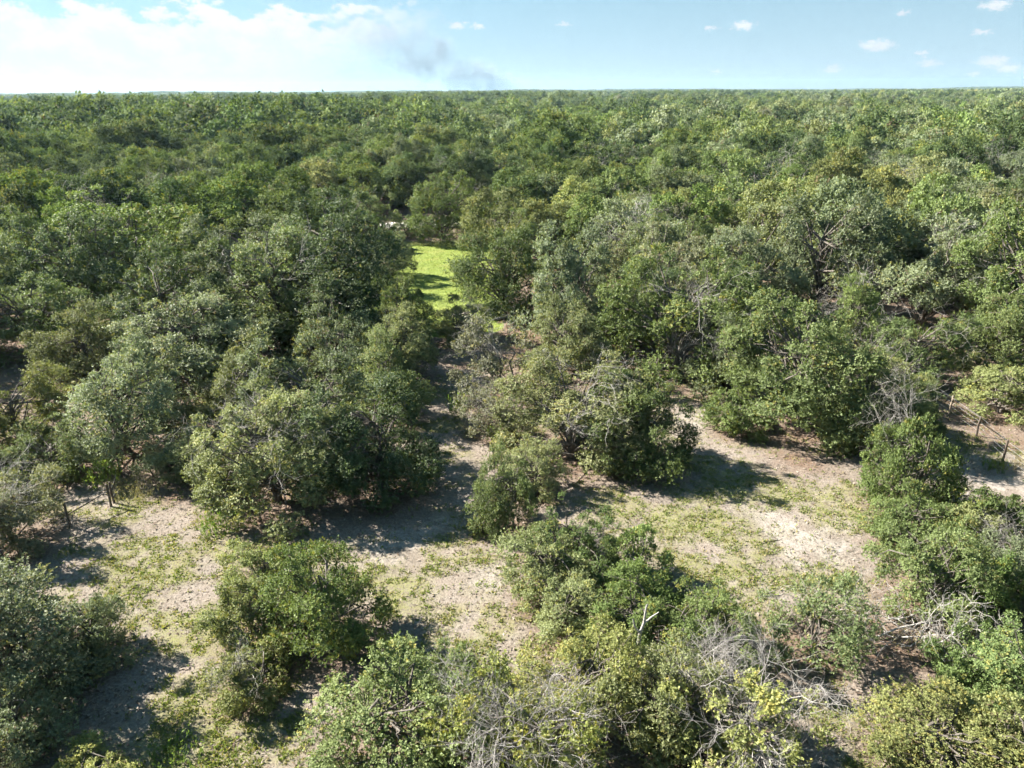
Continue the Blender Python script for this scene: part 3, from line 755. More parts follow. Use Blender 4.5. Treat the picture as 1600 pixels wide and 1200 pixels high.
def make_protos():
    specs = {
        #      count  R    H    zb   lobes sprays leaves size stems rad  fill
        'L': (5, 3.3, 6.8, 0.12, 66, 7600, 9, 0.081, 1, 0.16, 0.14),
        'M': (5, 2.0, 4.2, 0.05, 52, 5600, 9, 0.055, 3, 0.10, 0.16),
        'S': (3, 1.35, 2.5, 0.05, 36, 2800, 9, 0.056, 4, 0.06, 0.18),
        'W': (2, 2.2, 3.9, 0.2, 34, 2300, 8, 0.070, 4, 0.07, 0.22),
        'D': (2, 2.1, 4.0, 0.2, 34, 2700, 8, 0.075, 3, 0.09, 0.10),
        'T': (1, 3.3, 6.8, 1.3, 60, 4200, 9, 0.095, 1, 0.17, 0.12),
        'mid': (6, 3.3, 6.6, 0.8, 48, 4500, 7, 0.122, 1, 0.16, 0.06),
        'far': (5, 3.3, 6.4, 0.6, 24, 760, 5, 0.34, 0, 0.16, 0.03),
    }
    extra = {'mid': dict(lobe=(0.16, 0.33), sep=0.72, align=1.2, spike=0.10, skirt=0.10, tint=(0.28, 0.26, 0.52)), 'far': dict(lobe=(0.22, 0.40), sep=0.74, align=1.4, spike=0.06, skirt=0.08, tint=(0.16, 0.22, 0.66)),
             'L': dict(lobe=(0.11, 0.33), sep=0.58, spike=0.12, skirt=0.24), 'T': dict(skirt=0.0, spike=0.12), 'M': dict(skirt=0.26, lobe=(0.12, 0.32), spike=0.13), 'S': dict(skirt=0.28, spike=0.13)}
    for k, (cnt, R, H, zb, nl, nsp, nlv, ls, stems, rad, fill) in specs.items():
        PROTO[k] = []
        for i in range(cnt):
            sd = 100 * (list(specs).index(k) + 1) + i * 7
            me, cen, lr, bl = crown_mesh('crown_%s' % k, sd, R, H, zb, nl, nsp, nlv, ls, fill, **extra.get(k, {}))
            tr = trunk_mesh('trunk_%s' % k, sd, R, H, cen, bl, stems, rad, 0 if k == 'mid' else 5, 4 if k == 'mid' else 5) if stems else None
            PROTO[k].append((me, tr, R, H))
    PROTO['dead'] = [(dead_mesh('dead_twigs', 900 + i, 3.2, 6.8, (5, 7, 9, 6)[i], 3, 0.017, 1.0, (3, 5), full=i > 1), 3.2, 6.8) for i in range(4)]
    PROTO['deadD'] = [(dead_mesh('dead_dome', 950 + i, 2.2, 4.1, 20, 3, 0.014, 1.0, (4, 5), (0.25, 0.5)), 2.2, 4.1) for i in range(2)]


make_protos()
rng = np.random.RandomState(42)


def place_tree(name, x, y, r, h, colour, form, dead, label, group, cat, idx=None):
    i = rng.randint(0, 1000) if idx is None else idx
    me, tr, R, H = PROTO[form][i % len(PROTO[form])]
    rot = rng.uniform(0, 6.283)
    root = link(name, None, loc=(x, y, tz(x, y)), label=label, cat=cat, group=group)
    root.rotation_euler = (rng.normal() * 0.03, rng.normal() * 0.03, rot)
    root.empty_display_size = 0.3
    sc = (r / R * rng.uniform(0.94, 1.06), r / R * rng.uniform(0.94, 1.06), h / H)
    o = link('trunk', tr, root); o.scale = sc
    o = link('crown', me, root, (LEAF_FAR if form == 'mid' else LEAF)[colour]); o.scale = sc
    o['kind'] = 'stuff'
    if dead > 0:
        kind = 'deadD' if form == 'D' else 'dead'
        dm, dR, dH = PROTO[kind][rng.randint(0, 100) % len(PROTO[kind])]
        if form == 'D':
            k = 1.03
        else:
            k = 0.92 + 0.16 * dead
        o = link('dead_branches', dm, root)
        o.scale = (r / dR * k, r / dR * k, h / dH * k * 0.98)
        o.rotation_euler = (0, 0, rng.uniform(0, 6.283))
        o['kind'] = 'stuff'
        o['label'] = 'bare bleached grey twigs'
    return root


for row in T:
    name, x, y, r, h, colour, form, dead, label = row
    cat = 'shrub' if name == 'oak_shrub' else 'tree'
    place_tree(name, x, y, r * 1.14, h * 1.10, colour, form, dead if (dead >= (0.5 if form == 'L' and x < 0 else 0.3)) else 0, label,
               'shrubs and oaks around the clearing', cat)

# ------------------------------------------------------------------ the closed wood behind and beside the clearing
TANH = 0.695


def in_view(x, y, margin=0.0):
    return (y > 12) & (np.abs(x) < TANH * y * 1.02 + 4 + margin)


def hash_scatter(x0, x1, y0, y1, step, seed):
    r = np.random.RandomState(seed)
    xs = np.arange(x0, x1, step); ys = np.arange(y0, y1, step * 0.87)
    gx, gy = np.meshgrid(xs, ys)
    gx = gx + (np.arange(len(ys)) % 2)[:, None] * step * 0.5
    gx = gx + r.uniform(-0.34, 0.34, gx.shape) * step; gy = gy + r.uniform(-0.34, 0.34, gy.shape) * step
    return gx.ravel(), gy.ravel()


CLEAR = [  # keep these open: lawn, road sight line, blue drum, dark openings, foreground, right track
    ([(-19.5, 107), (-3.5, 107), (-1.5, 80), (1.0, 66), (0, 46), (-12, 46), (-15, 66), (-17, 76), (-20, 96)], 0.0),
    ([(-42, 137), (-16, 132), (-2.5, 127), (-2.5, 106), (-18, 106), (-20, 117), (-42, 120)], 0.0),
    ([(-25, 106), (-15, 106), (-15, 81), (-25, 81)], 0.0),
]
HOLES = [(5.2, 82, 6.0), (5.6, 75.0, 6.0), (27.0, 74.5, 4.8), (26.4, 69.0, 3.2), (-19.5, 66.5, 3.8), (-31.5, 66, 3.0)]


def open_mask(x, y):
    m = np.zeros(x.shape, bool)
    for poly, _ in CLEAR:
        m |= in_poly(x, y, poly)
    for hx, hy, hr in HOLES:
        m |= (x - hx) ** 2 + (y - hy) ** 2 < hr * hr
    m |= np.abs(y - (121.5 + 0.04 * x + 1.2 * np.sin(x * 0.05))) < 3.6
    # foreground handled by the table above
    m |= in_view(x, y, 6.0) & (y < 54 - 6 * np.abs(x) / 40)
    m |= (np.abs(x) < 12) & (y < 16) & (y > -40)
    m |= (x > 22) & (x < 36) & (y > 32) & (y < 40)
    m |= (np.hypot(x, y) < 9)
    m |= (x > -48) & (x < 0) & (y > 6) & (y < 23.5)
    m |= (np.abs(x) < 32) & (y > -12) & (y < 17)
    return m


def far_type(x, y, r):
    """colour class, scale of a tree of the wood from slowly varying stand maps"""
    n1 = fbm(x * 0.012 + 3.7, y * 0.012 + 1.1, 3); n2 = fbm(x * 0.03 + 31, y * 0.03 + 17, 3)
    u = r.rand(len(x))
    az = np.degrees(np.arctan2(x, y)); d = np.hypot(x, y)
    hammock = np.clip(1.6 - np.hypot((az + 24) / 16.0, (d - 330) / 170.0), 0, 1)        # taller dark stand on the left
    hammock = np.maximum(hammock, np.clip((fbm(x * 0.006 + 90, y * 0.006 + 3, 2) - 0.60) * 8, 0, 1) * (d > 170))
    score = n1 * 0.9 - 0.07 + (u - 0.5) * 0.85 + np.where(d > 150, -0.09, 0.0) - hammock * 0.42 + np.clip(az, -30, 30) * 0.004
    names = np.array(['dark', 'green', 'bright', 'grey', 'olive', 'dull'])
    k = np.where(score < 0.17, 0, np.where(score < 0.38, 1, np.where(score < 0.48, 2, np.where(score < 0.68, 3, np.where(score < 0.94, 4, 5)))))
    sc = (0.64 + 0.70 * n2 + r.normal(size=len(x)) * 0.20) * (1 + 0.55 * hammock)
    sc = sc * np.where(r.rand(len(x)) < 0.05, 1.35, 1.0)
    return names[k], k, np.clip(sc, 0.5, 1.9)


def build_wood():
    gx, gy = hash_scatter(-230, 230, -30, 300, 7.9, 5)
    ok = ~open_mask(gx, gy)
    for t in T:
        ok &= (gx - t[1]) ** 2 + (gy - t[2]) ** 2 > (t[3] * 0.80 + 2.4) ** 2
    gx, gy = gx[ok], gy[ok]
    r = np.random.RandomState(77)
    names, k, sc = far_type(gx, gy, r)
    vis = in_view(gx, gy, -1.5) & (gy > 40)
    order = np.argsort(np.where(vis, np.hypot(gx, gy), 1e9))
    n_single = min(int(vis.sum()), 217)
    single = order[:n_single]
    rest = order[n_single:]
    # ---- individuals
    cname = dict(dark='dark green', green='mid green', bright='fresh green', grey='grey-green', olive='olive', dull='brownish grey')
    items = []
    for i in single:
        x, y = gx[i], gy[i]
        d = math.hypot(x, y)
        sc[i] = min(sc[i], 1.2)
        h = 9.3 * sc[i] * r.uniform(0.88, 1.12) * (1.08 if d > 60 else 1.0); rad = 4.75 * sc[i] * r.uniform(0.92, 1.15)
        form = 'L' if d < 78 else 'mid'
        moss = r.rand() < (0.08 + 0.22 * (x > 14) + 0.16 * (names[i] == 'dull'))
        px = 0.5 + 0.5 * x / (TANH * (y * 0.93 + 5))      # share of the way across the picture
        items.append([x, y, rad, h, names[i], form, moss, px, d])
    # ---- words that place each one
    def place(px, d):
        cols = ['against the left edge', 'far left', 'left', 'left of the lawn', 'behind the lawn',
                'above centre', 'right of centre', 'above right clearing', 'right', 'far right', 'against the right edge']
        c = cols[int(min(10, max(0, px * 11)))]
        b = ('first rows' if d < 70 else 'near rows' if d < 86 else 'middle rows' if d < 104 else 'road-side rows' if d < 124 else 'back rows')
        return c, b
    lab = {}
    for it in items:
        c, b = place(it[7], it[8])
        size = 'tall' if it[3] > 8.6 else 'low' if it[3] < 6.6 else ''
        txt = '%s %s oak%s, %s of the wood, %s' % (size, cname[it[4]], ', twiggy' if it[6] else '', b, c)
        lab.setdefault(txt.strip(), []).append(it)
    for txt, group in lab.items():
        group.sort(key=lambda q: q[7])
        for j, it in enumerate(group):
            t2 = txt
            if len(group) == 2:
                t2 = txt + (', left one' if j == 0 else ', right one')
            elif len(group) > 2:
                t2 = txt + ', ' + (['', 'second ', 'third ', 'fourth ', 'fifth ', 'sixth ', 'seventh ', 'eighth ', 'ninth ', 'tenth '][min(j, 9)] + 'leftmost') + ''
            place_tree('oak_tree', it[0], it[1], it[2], it[3], it[4], it[5], 0.35 if it[6] else 0, t2, 'oaks of the closed wood', 'tree')
    # ---- everything beyond: one mass
    px, py = [gx[rest]], [gy[rest]]
    fx, fy = hash_scatter(-1250, 1250, 60, 1500, 8.8, 9)
    d = np.hypot(fx, fy); az = np.abs(np.degrees(np.arctan2(fx, fy)))
    ok = (d < 1500) & (az < 43) & ~((np.abs(fx) < 230) & (fy < 300))
    ok &= ~(((fx - 468) / 20) ** 2 + ((fy - 742) / 20) ** 2 < 1) & ~in_poly(fx, fy, [(468 - 9, 742), (468 + 9, 742), (395 + 9, 625), (395 - 7, 625)])
    ok &= ~((fx - 292) ** 2 + (fy - 527) ** 2 < 110)
    thin = fbm(fx * 0.035, fy * 0.035, 2) > 0.42
    ok &= thin
    px.append(fx[ok]); py.append(fy[ok])
    nx_, ny_ = np.concatenate(px), np.concatenate(py)
    names2, k2, sc2 = far_type(nx_, ny_, r)
    var = k2 * len(PROTO['far']) + r.randint(0, len(PROTO['far']), len(nx_))
    close = np.hypot(nx_, ny_) < 190
    var[close] = 6 * len(PROTO['far']) + 6 + k2[close] * 3 + r.randint(0, 3, int(close.sum()))
    near_n = len(nx_)
    # ---- far tree-tops: clumps
    qx, qy = hash_scatter(-6000, 6000, 600, 8200, 34, 21)
    d = np.hypot(qx, qy); az = np.abs(np.degrees(np.arctan2(qx, qy)))
    ok = (d > 1480) & (d < 7600) & (az < 42)
    qx, qy = qx[ok], qy[ok]
    n3, k3, sc3 = far_type(qx, qy, r)
    k3 = np.minimum(k3, 3); k3[k3 == 2] = 1
    # prototypes of the mass (not part of the scene themselves)
    coll = bpy.data.collections.new('forest_prototypes')
    order_names = ['dark', 'green', 'bright', 'grey', 'olive', 'dull']
    cnt = 0

    def add_proto(me, mat, k):
        o = bpy.data.objects.new('proto_%03d' % k, me); coll.objects.link(o)
        if len(me.materials) == 0:
            me.materials.append(None)
        o.material_slots[0].link = 'OBJECT'; o.material_slots[0].material = mat

    for c in order_names:
        for me, _, R, H in PROTO['far']:
            add_proto(me, LEAF_FAR[c], cnt); cnt += 1
    for c in order_names:
        rr = np.random.RandomState(len(c) + cnt)
        # clump of several crowns
        vs, fs, a1, a2 = [], [], [], []
        off = 0
        for q in range(26):
            ang = rr.uniform(0, 6.28); rad = 21 * math.sqrt(rr.rand())
            s = rr.uniform(0.7, 1.45); n = 130
            dd = unit(rr.normal(size=(n, 3))); dd[:, 2] = np.abs(dd[:, 2])
            cpos = np.array([math.cos(ang) * rad, math.sin(ang) * rad, 3.4 * s]) + dd * np.array([3.6, 3.6, 3.8]) * s * rr.uniform(0.75, 1.05, (n, 1))
            v, f, u1, u2 = leaves(cpos, rr.normal(size=(n, 3)), unit(dd + rr.normal(size=(n, 3)) * 0.5), np.full(n, 1.5 * s), np.full(n, 1.2 * s), rr.rand(n), np.full(n, rr.rand()))
            vs.append(v); fs.append(f + off); off += len(v); a1.append(u1); a2.append(u2)
        m2 = mesh_from('clump', np.concatenate(vs), np.concatenate(fs), [LEAF_FAR[c]], None, dict(rnd=np.concatenate(a1), spray=np.concatenate(a2)))
        o = bpy.data.objects.new('proto_%03d' % cnt, m2); coll.objects.link(o); cnt += 1
    for c in order_names:
        for me, _, R, H in PROTO['mid'][:3]:
            add_proto(me, LEAF_FAR[c], cnt); cnt += 1
    X = np.concatenate([nx_, qx]); Y = np.concatenate([ny_, qy])
    V = np.concatenate([var, 6 * len(PROTO['far']) + k3])
    S = np.concatenate([sc2 * 1.42, np.clip(sc3 * 1.05, 0.6, 1.7)])
    Z = terrain(X, Y)
    P = np.stack([X, Y, Z], 1)
    me = bpy.data.meshes.new('forest')
    me.vertices.add(len(P)); me.vertices.foreach_set('co', P.astype(np.float32).ravel())
    for nm, typ, arr in (('variant', 'INT', V.astype(np.int32)), ('size', 'FLOAT', S.astype(np.float32)), ('turn', 'FLOAT', r.uniform(0, 6.283, len(P)).astype(np.float32))):
        a = me.attributes.new(nm, typ, 'POINT'); a.data.foreach_set('value', arr)
    me.update()
    fo = link('forest', me, kind='stuff', label='unbroken oak forest stretching from the near wood to the horizon', cat='forest')
    ng = bpy.data.node_groups.new('forest_scatter', 'GeometryNodeTree')
    ng.interface.new_socket('Geometry', in_out='INPUT', socket_type='NodeSocketGeometry')
    ng.interface.new_socket('Geometry', in_out='OUTPUT', socket_type='NodeSocketGeometry')
    n = ng.nodes; L = ng.links
    gi = n.new('NodeGroupInput'); go = n.new('NodeGroupOutput')
    ci = n.new('GeometryNodeCollectionInfo'); ci.inputs['Collection'].default_value = coll
    ci.inputs['Separate Children'].default_value = True; ci.inputs['Reset Children'].default_value = True
    ip = n.new('GeometryNodeInstanceOnPoints'); ip.inputs['Pick Instance'].default_value = True
    def na(nm, typ):
        q = n.new('GeometryNodeInputNamedAttribute'); q.data_type = typ; q.inputs['Name'].default_value = nm
        return next(o for o in q.outputs if o.enabled and o.name == 'Attribute')
    cx = n.new('ShaderNodeCombineXYZ')
    L.new(na('turn', 'FLOAT'), cx.inputs['Z'])
    L.new(gi.outputs[0], ip.inputs['Points']); L.new(ci.outputs[0], ip.inputs['Instance'])
    L.new(na('variant', 'INT'), ip.inputs['Instance Index'])
    L.new(cx.outputs[0], ip.inputs['Rotation']); L.new(na('size', 'FLOAT'), ip.inputs['Scale'])
    L.new(ip.outputs[0], go.inputs[0])
    md = fo.modifiers.new('scatter', 'NODES'); md.node_group = ng
    print('wood: singles', n_single, 'mass', len(P))


build_wood()

# ------------------------------------------------------------------ grass, straw, weeds
def ground_cover():
    r = np.random.RandomState(31)
    n = 420000
    y = 12 + (66 - 12) * r.rand(n) ** 1.15
    x = r.uniform(-1, 1, n) * (TANH * y + 3)
    la, gr, sa, li = fields(x, y)
    clump = fbm(x * 2.2 + 9, y * 2.2, 3)
    prob = np.clip(gr * 1.5, 0, 1) * np.clip((clump - 0.36) * 5, 0, 1) + 0.05 * (1 - sa) * (clump > 0.5)
    keep = r.rand(n) < prob * 1.0
    tx, ty = x[keep][:100000], y[keep][:100000]
    m = len(tx); nb = 3
    tz_ = terrain(tx, ty)
    idx = np.repeat(np.arange(m), nb)
    k = len(idx)
    size = (0.055 + 0.085 * r.rand(m) ** 2)[idx]
    c = np.stack([tx[idx] + r.normal(size=k) * 0.05, ty[idx] + r.normal(size=k) * 0.05, tz_[idx] + 0.0], 1)
    ax = unit(np.stack([r.normal(size=k) * 0.7, r.normal(size=k) * 0.7, np.full(k, 0.75)], 1))
    nr = unit(np.stack([r.normal(size=k), r.normal(size=k), np.full(k, 0.9)], 1))
    v, f, a, b = leaves(c, ax, nr, size * r.uniform(0.7, 1.5, k), size * r.uniform(0.30, 0.55, k), 0.5 * r.rand(k) + 0.5 * r.rand(m)[idx], r.rand(m)[idx])
    link('grass', mesh_from('grass', v, f, [GRASSM], None, dict(rnd=a, spray=b)), kind='stuff', label='patchy short green grass on the sand of the clearing', cat='grass')
    # straw, dead leaves
    prob = (0.35 + 0.65 * np.clip((fbm(x * 0.8 + 50, y * 0.8, 3) - 0.35) * 3, 0, 1)) * (1 - 0.75 * sa) * (la < 0.5)
    keep = r.rand(n) < prob * 0.32
    tx, ty = x[keep][:90000], y[keep][:90000]; k = len(tx)
    a0 = r.uniform(0, 6.28, k)
    ax = np.stack([np.cos(a0), np.sin(a0), r.uniform(-0.02, 0.35, k)], 1)
    nr = unit(np.stack([r.normal(size=k) * 0.35, r.normal(size=k) * 0.35, np.ones(k)], 1))
    L = 0.07 + 0.16 * r.rand(k) ** 2
    c = np.stack([tx, ty, terrain(tx, ty) + 0.015], 1)
    v, f, a, b = leaves(c, ax, nr, L, L * r.uniform(0.12, 0.5, k), r.rand(k), r.rand(k))
    link('leaf_litter', mesh_from('leaf_litter', v, f, [STRAWM], None, dict(rnd=a, spray=b)), kind='stuff', label='straw and fallen leaves strewn over the sand', cat='litter')
    # lawn
    n = 80000
    y = r.uniform(60, 108, n); x = r.uniform(-20, 1, n)
    la, gr, sa, li = fields(x, y)
    keep = (la > 0.5) & (sa < 0.3)
    x, y = x[keep], y[keep]; k = len(x)
    c = np.stack([x, y, terrain(x, y)], 1)
    ax = unit(np.stack([r.normal(size=k) * 0.6, r.normal(size=k) * 0.6, np.ones(k)], 1))
    nr = unit(np.stack([r.normal(size=k), r.normal(size=k), np.full(k, 1.2)], 1))
    L = r.uniform(0.06, 0.14, k)
    v, f, a, b = leaves(c, ax, nr, L, L * 0.35, r.rand(k), np.clip(fbm(x * 0.3, y * 0.3, 2) * 0.8 + 0.3 * r.rand(k), 0, 1))
    link('lawn_grass', mesh_from('lawn_grass', v, f, [LAWNM], None, dict(rnd=a, spray=b)), kind='stuff', label='bright green mown grass of the sunlit lawn strip', cat='grass')


ground_cover()


def weed_clump(name, x, y, rad, h, n, mat, label, seed, cat='weeds', blade=0.05, lean=0.22):
    """upright stems with narrow leaves"""
    r = np.random.RandomState(seed)
    segs, cs, axs, Ls = [], [], [], []
    for i in range(n):
        a = r.uniform(0, 6.28); d = rad * math.sqrt(r.rand())
        p = np.array([math.cos(a) * d, math.sin(a) * d, -0.02])
        hh = h * r.uniform(0.55, 1.0)
        top = p + np.array([r.normal() * lean * hh, r.normal() * lean * hh, hh])
        segs += polyline([p, p * 0.5 + top * 0.5 + r.normal(size=3) * 0.02, top], 0.010, 0.004)
        for k in range(7):
            t = r.uniform(0.15, 1.0)
            q = p * (1 - t) + top * t
            cs.append(q); axs.append([r.normal() * 0.6, r.normal() * 0.6, 0.9]); Ls.append(hh * r.uniform(0.16, 0.32))
    cs = np.array(cs); axs = np.array(axs); Ls = np.array(Ls); k = len(cs)
    v, f, a_, b_ = leaves(cs, axs, unit(r.normal(size=(k, 3)) + np.array([0, 0, 0.8])), Ls, np.full(k, blade) * r.uniform(0.7, 1.3, k), r.rand(k), r.rand(k))
    root = link(name, None, loc=(x, y, tz(x, y)), label=label, cat=cat)
    sv, sf = tubes(segs, 3)
    link('stems', mesh_from('stems', sv, sf, [mat], None, dict(rnd=np.full(len(sf), 0.4), spray=np.full(len(sf), 0.5))), root)
    o = link('leaves', mesh_from('weed_leaves', v, f, [mat], None, dict(rnd=a_, spray=b_)), root); o['kind'] = 'stuff'
    return root


weed_clump('weed_clump', -22.4, 35.6, 0.9, 1.6, 46, WEEDM, 'tall bright green weeds rising behind the left fence post', 1, blade=0.07)
weed_clump('weed_clump', -14.3, 31.0, 1.0, 1.1, 60, WEEDM, 'yellow-green weeds at the foot of an olive oak, beside the left clearing', 2, blade=0.06)
weed_clump('weed_clump', -3.6, 44.6, 0.6, 1.7, 30, WEEDM, 'bright weeds at the head of the path, left of the brownish tangle', 3, blade=0.09)
weed_clump('weed_clump', -1.1, 40.4, 0.55, 1.2, 26, WEEDM, 'small fresh weed clump in front of the brownish tangle on the path', 4, blade=0.08)
weed_clump('tall_grass_clump', -20.2, 34.6, 1.3, 0.9, 90, DRYM, 'straw-coloured tall grass around the left fence post', 5, 'grass', 0.03, 0.35)
weed_clump('tall_grass_clump', 29.4, 36.2, 1.5, 0.9, 110, DRYM, 'dry tan grass at the right edge beside the wire fence', 6, 'grass', 0.03, 0.35)
weed_clump('tall_grass_clump', 27.3, 36.9, 0.7, 0.7, 60, WEEDM, 'low green weeds at the base of the nearest right fence post', 7, 'weeds', 0.04, 0.35)
weed_clump('tall_grass_clump', 34.4, 59.4, 1.1, 1.4, 70, WEEDM, 'yellow-green tall grass at the foot of the grey mossy oak', 8, 'grass', 0.06, 0.25)
weed_clump('weed_clump', 15.6, 22.4, 1.0, 0.55, 70, DRYM, 'dry tan weeds beside the grey brushwood on the right clearing', 9, 'weeds', 0.03, 0.4)
weed_clump('weed_clump', -10.9, 17.5, 0.9, 0.5, 90, WEEDM, 'low green weed patch at the bottom edge of the left clearing', 10, 'weeds', 0.05, 0.5)

# ------------------------------------------------------------------ fences
def tube_mesh(name, segs, sides, mat):
    v, f = tubes(segs, sides)
    return mesh_from(name, v, f, [mat], smooth=True)


def post_mesh(name, h, r, mat, seed=0):
    """slightly crooked round post with a chamfered top"""
    q = np.random.RandomState(seed)
    pts = [np.array([0, 0, -0.3])]
    for k in range(1, 5):
        pts.append(np.array([q.normal() * 0.012, q.normal() * 0.012, h * k / 4]))
    segs = polyline(pts, r * 1.05, r * 0.95)
    e = pts[-1]
    segs += polyline([e, e + np.array([0, 0, r * 0.35])], r * 0.95, r * 0.6)
    segs += polyline([e + np.array([0, 0, r * 0.35]), e + np.array([0, 0, r * 0.36])], r * 0.6, 0.001)
    return tube_mesh(name, segs, 9, mat)


def wire_fence(name, posts, wires, label, braces=(), mats=None, radius=0.062, height=1.3, tail=None):
    x0, y0 = posts[0]
    root = link(name, None, loc=(x0, y0, tz(x0, y0)), label=label, cat='fence')
    for i, (x, y) in enumerate(posts):
        link('post', post_mesh('post', height * (1 + 0.05 * math.sin(i * 2.3)), radius, (mats or {}).get(i, POST), i), root, loc=(x - x0, y - y0, tz(x, y) - tz(x0, y0)))
    for i, j, z0, z1 in braces:
        a = np.array([posts[i][0] - x0, posts[i][1] - y0, z0]); b = np.array([posts[j][0] - x0, posts[j][1] - y0, z1])
        link('brace_rail', tube_mesh('brace_rail', polyline([a, a * .5 + b * .5 + np.array([0, 0, -0.02]), b], 0.038, 0.035), 7, POST), root)
    line = list(posts) + ([tail] if tail else [])
    for zw in wires:
        pts = []
        for k, (x, y) in enumerate(line):
            pts.append(np.array([x - x0 + radius * 0.9, y - y0, zw + tz(x, y) - tz(x0, y0)]))
            if k + 1 < len(line):
                nx, ny = line[k + 1]
                pts.append(np.array([(x + nx) / 2 - x0 + radius * 0.9, (y + ny) / 2 - y0, zw - 0.03]))
        link('wire', tube_mesh('wire', polyline(pts, 0.006, 0.006), 4, WIRE), root)
    return root


wire_fence('wire_fence', [(-20.9, 33.3), (-21.9, 31.3), (-23.3, 28.4), (-24.7, 25.6)], (0.35, 0.65, 0.95, 1.15),
           'dark wooden post-and-wire fence with a brace rail at the left of the clearing', braces=[(0, 1, 0.95, 0.75)], height=1.32)
wire_fence('wire_fence', [(-22.0, 36.6), (-20.95, 33.35 + 0.35)], (0.4, 0.9), 'short fence stretch running back among tall weeds behind the left corner post', height=1.2, radius=0.06)
wire_fence('wire_fence', [(28.6, 47.6), (28.7, 44.2), (28.7, 41.1), (28.2, 37.7), (28.3, 34.6), (28.4, 31.4)], (0.35, 0.65, 0.95, 1.25),
           'post-and-wire fence along the white sand track at the right edge', braces=[(1, 2, 1.22, 1.22)], mats={0: POSTL, 1: POSTL}, height=1.34)

# ------------------------------------------------------------------ dead wood
def dead_pile(x, y, seed, label, rad=1.6, h=1.5, n=14, name='brushwood'):
    r = np.random.RandomState(seed)
    segs = []
    for k in range(n):
        a = r.uniform(0, 6.28)
        el = r.uniform(0.0, 0.7)
        d = np.array([math.cos(a) * math.cos(el), math.sin(a) * math.cos(el), math.sin(el)])
        p = np.array([r.normal() * rad * 0.3, r.normal() * rad * 0.3, r.uniform(0.1, h * 0.5)])
        twig_tree(r, segs, p, d, rad * r.uniform(0.6, 1.0), 0.030, 3, 0.28, (2, 4))
    s = np.array(segs); s[:, 2] = np.maximum(s[:, 2], 0.02); s[:, 5] = np.maximum(s[:, 5], 0.02)
    # main limb lying in the heap
    limb = polyline([np.array([-rad, -0.3, 0.15]), np.array([-0.2 * rad, 0.1, 0.55]), np.array([0.5 * rad, 0.25, 0.75]), np.array([1.1 * rad, 0.2, 0.6])], 0.045, 0.02)
    root = link(name, None, loc=(x, y, tz(x, y)), label=label, cat='brushwood')
    link('limb', tube_mesh('limb', limb, 7, DEAD), root)
    v, f = tubes(s, 3)
    o = link('twigs', mesh_from('twigs', v, f, [DEAD]), root); o['kind'] = 'stuff'


dead_pile(15.3, 22.9, 11, 'fallen bleached branch with fine grey twigs on the right rim of the clearing', 1.9, 1.4)
dead_pile(17.3, 21.9, 12, 'arching heap of grey dead branches below the bright leafy oak', 1.7, 1.9)


def snag():
    root = link('dead_snag', None, loc=(4.35, 20.4, tz(4.35, 20.4)), label='white forked dead stem sticking up out of the middle thicket', cat='dead tree')
    root.scale = (0.95, 0.95, 0.76)
    segs = polyline([np.array(p) for p in [(0, 0, -0.2), (0.03, 0.02, 1.5), (-0.02, 0.0, 2.9), (0.02, 0, 3.6)]], 0.10, 0.065)
    link('trunk', tube_mesh('snag_trunk', segs, 8, DEAD), root)
    for pts, r0 in (([(0.02, 0, 3.5), (0.12, 0, 4.0), (0.16, 0.05, 4.6), (0.2, 0.05, 5.0)], 0.062), ([(0.1, 0, 3.95), (0.4, 0.1, 4.25), (0.66, 0.12, 4.5)], 0.04),
                    ([(0.0, 0, 3.45), (-0.2, 0.02, 3.8), (-0.28, 0, 4.25)], 0.045), ([(0.15, 0.05, 4.5), (0.05, 0.1, 4.75)], 0.025)):
        link('branch', tube_mesh('snag_branch', polyline([np.array(p) for p in pts], r0, r0 * 0.55), 7, DEAD), root)


snag()


def log(x, y, length, rad, ang, label, mat):
    r = np.random.RandomState(int(abs(x * 10)))
    pts = [np.array([math.cos(ang) * length * (t - 0.5), math.sin(ang) * length * (t - 0.5), rad * 0.8 + 0.03 * math.sin(t * 5)]) for t in np.linspace(0, 1, 6)]
    segs = polyline(pts, rad, rad * 0.6)
    mid = pts[3]
    segs += polyline([mid, mid + np.array([0.1, 0.25, 0.2]) * length * 0.5], rad * 0.5, rad * 0.2)
    link('fallen_branch', tube_mesh('fallen_branch', segs, 7, mat), loc=(x, y, tz(x, y)), label=label, cat='branch')


log(12.3, 29.7, 1.1, 0.022, 0.35, 'thin dark stick lying on the white sand of the right clearing', POST)
log(-0.6, 66.8, 2.2, 0.14, 0.7, 'grey log lying at the lower right end of the lawn', DEAD)

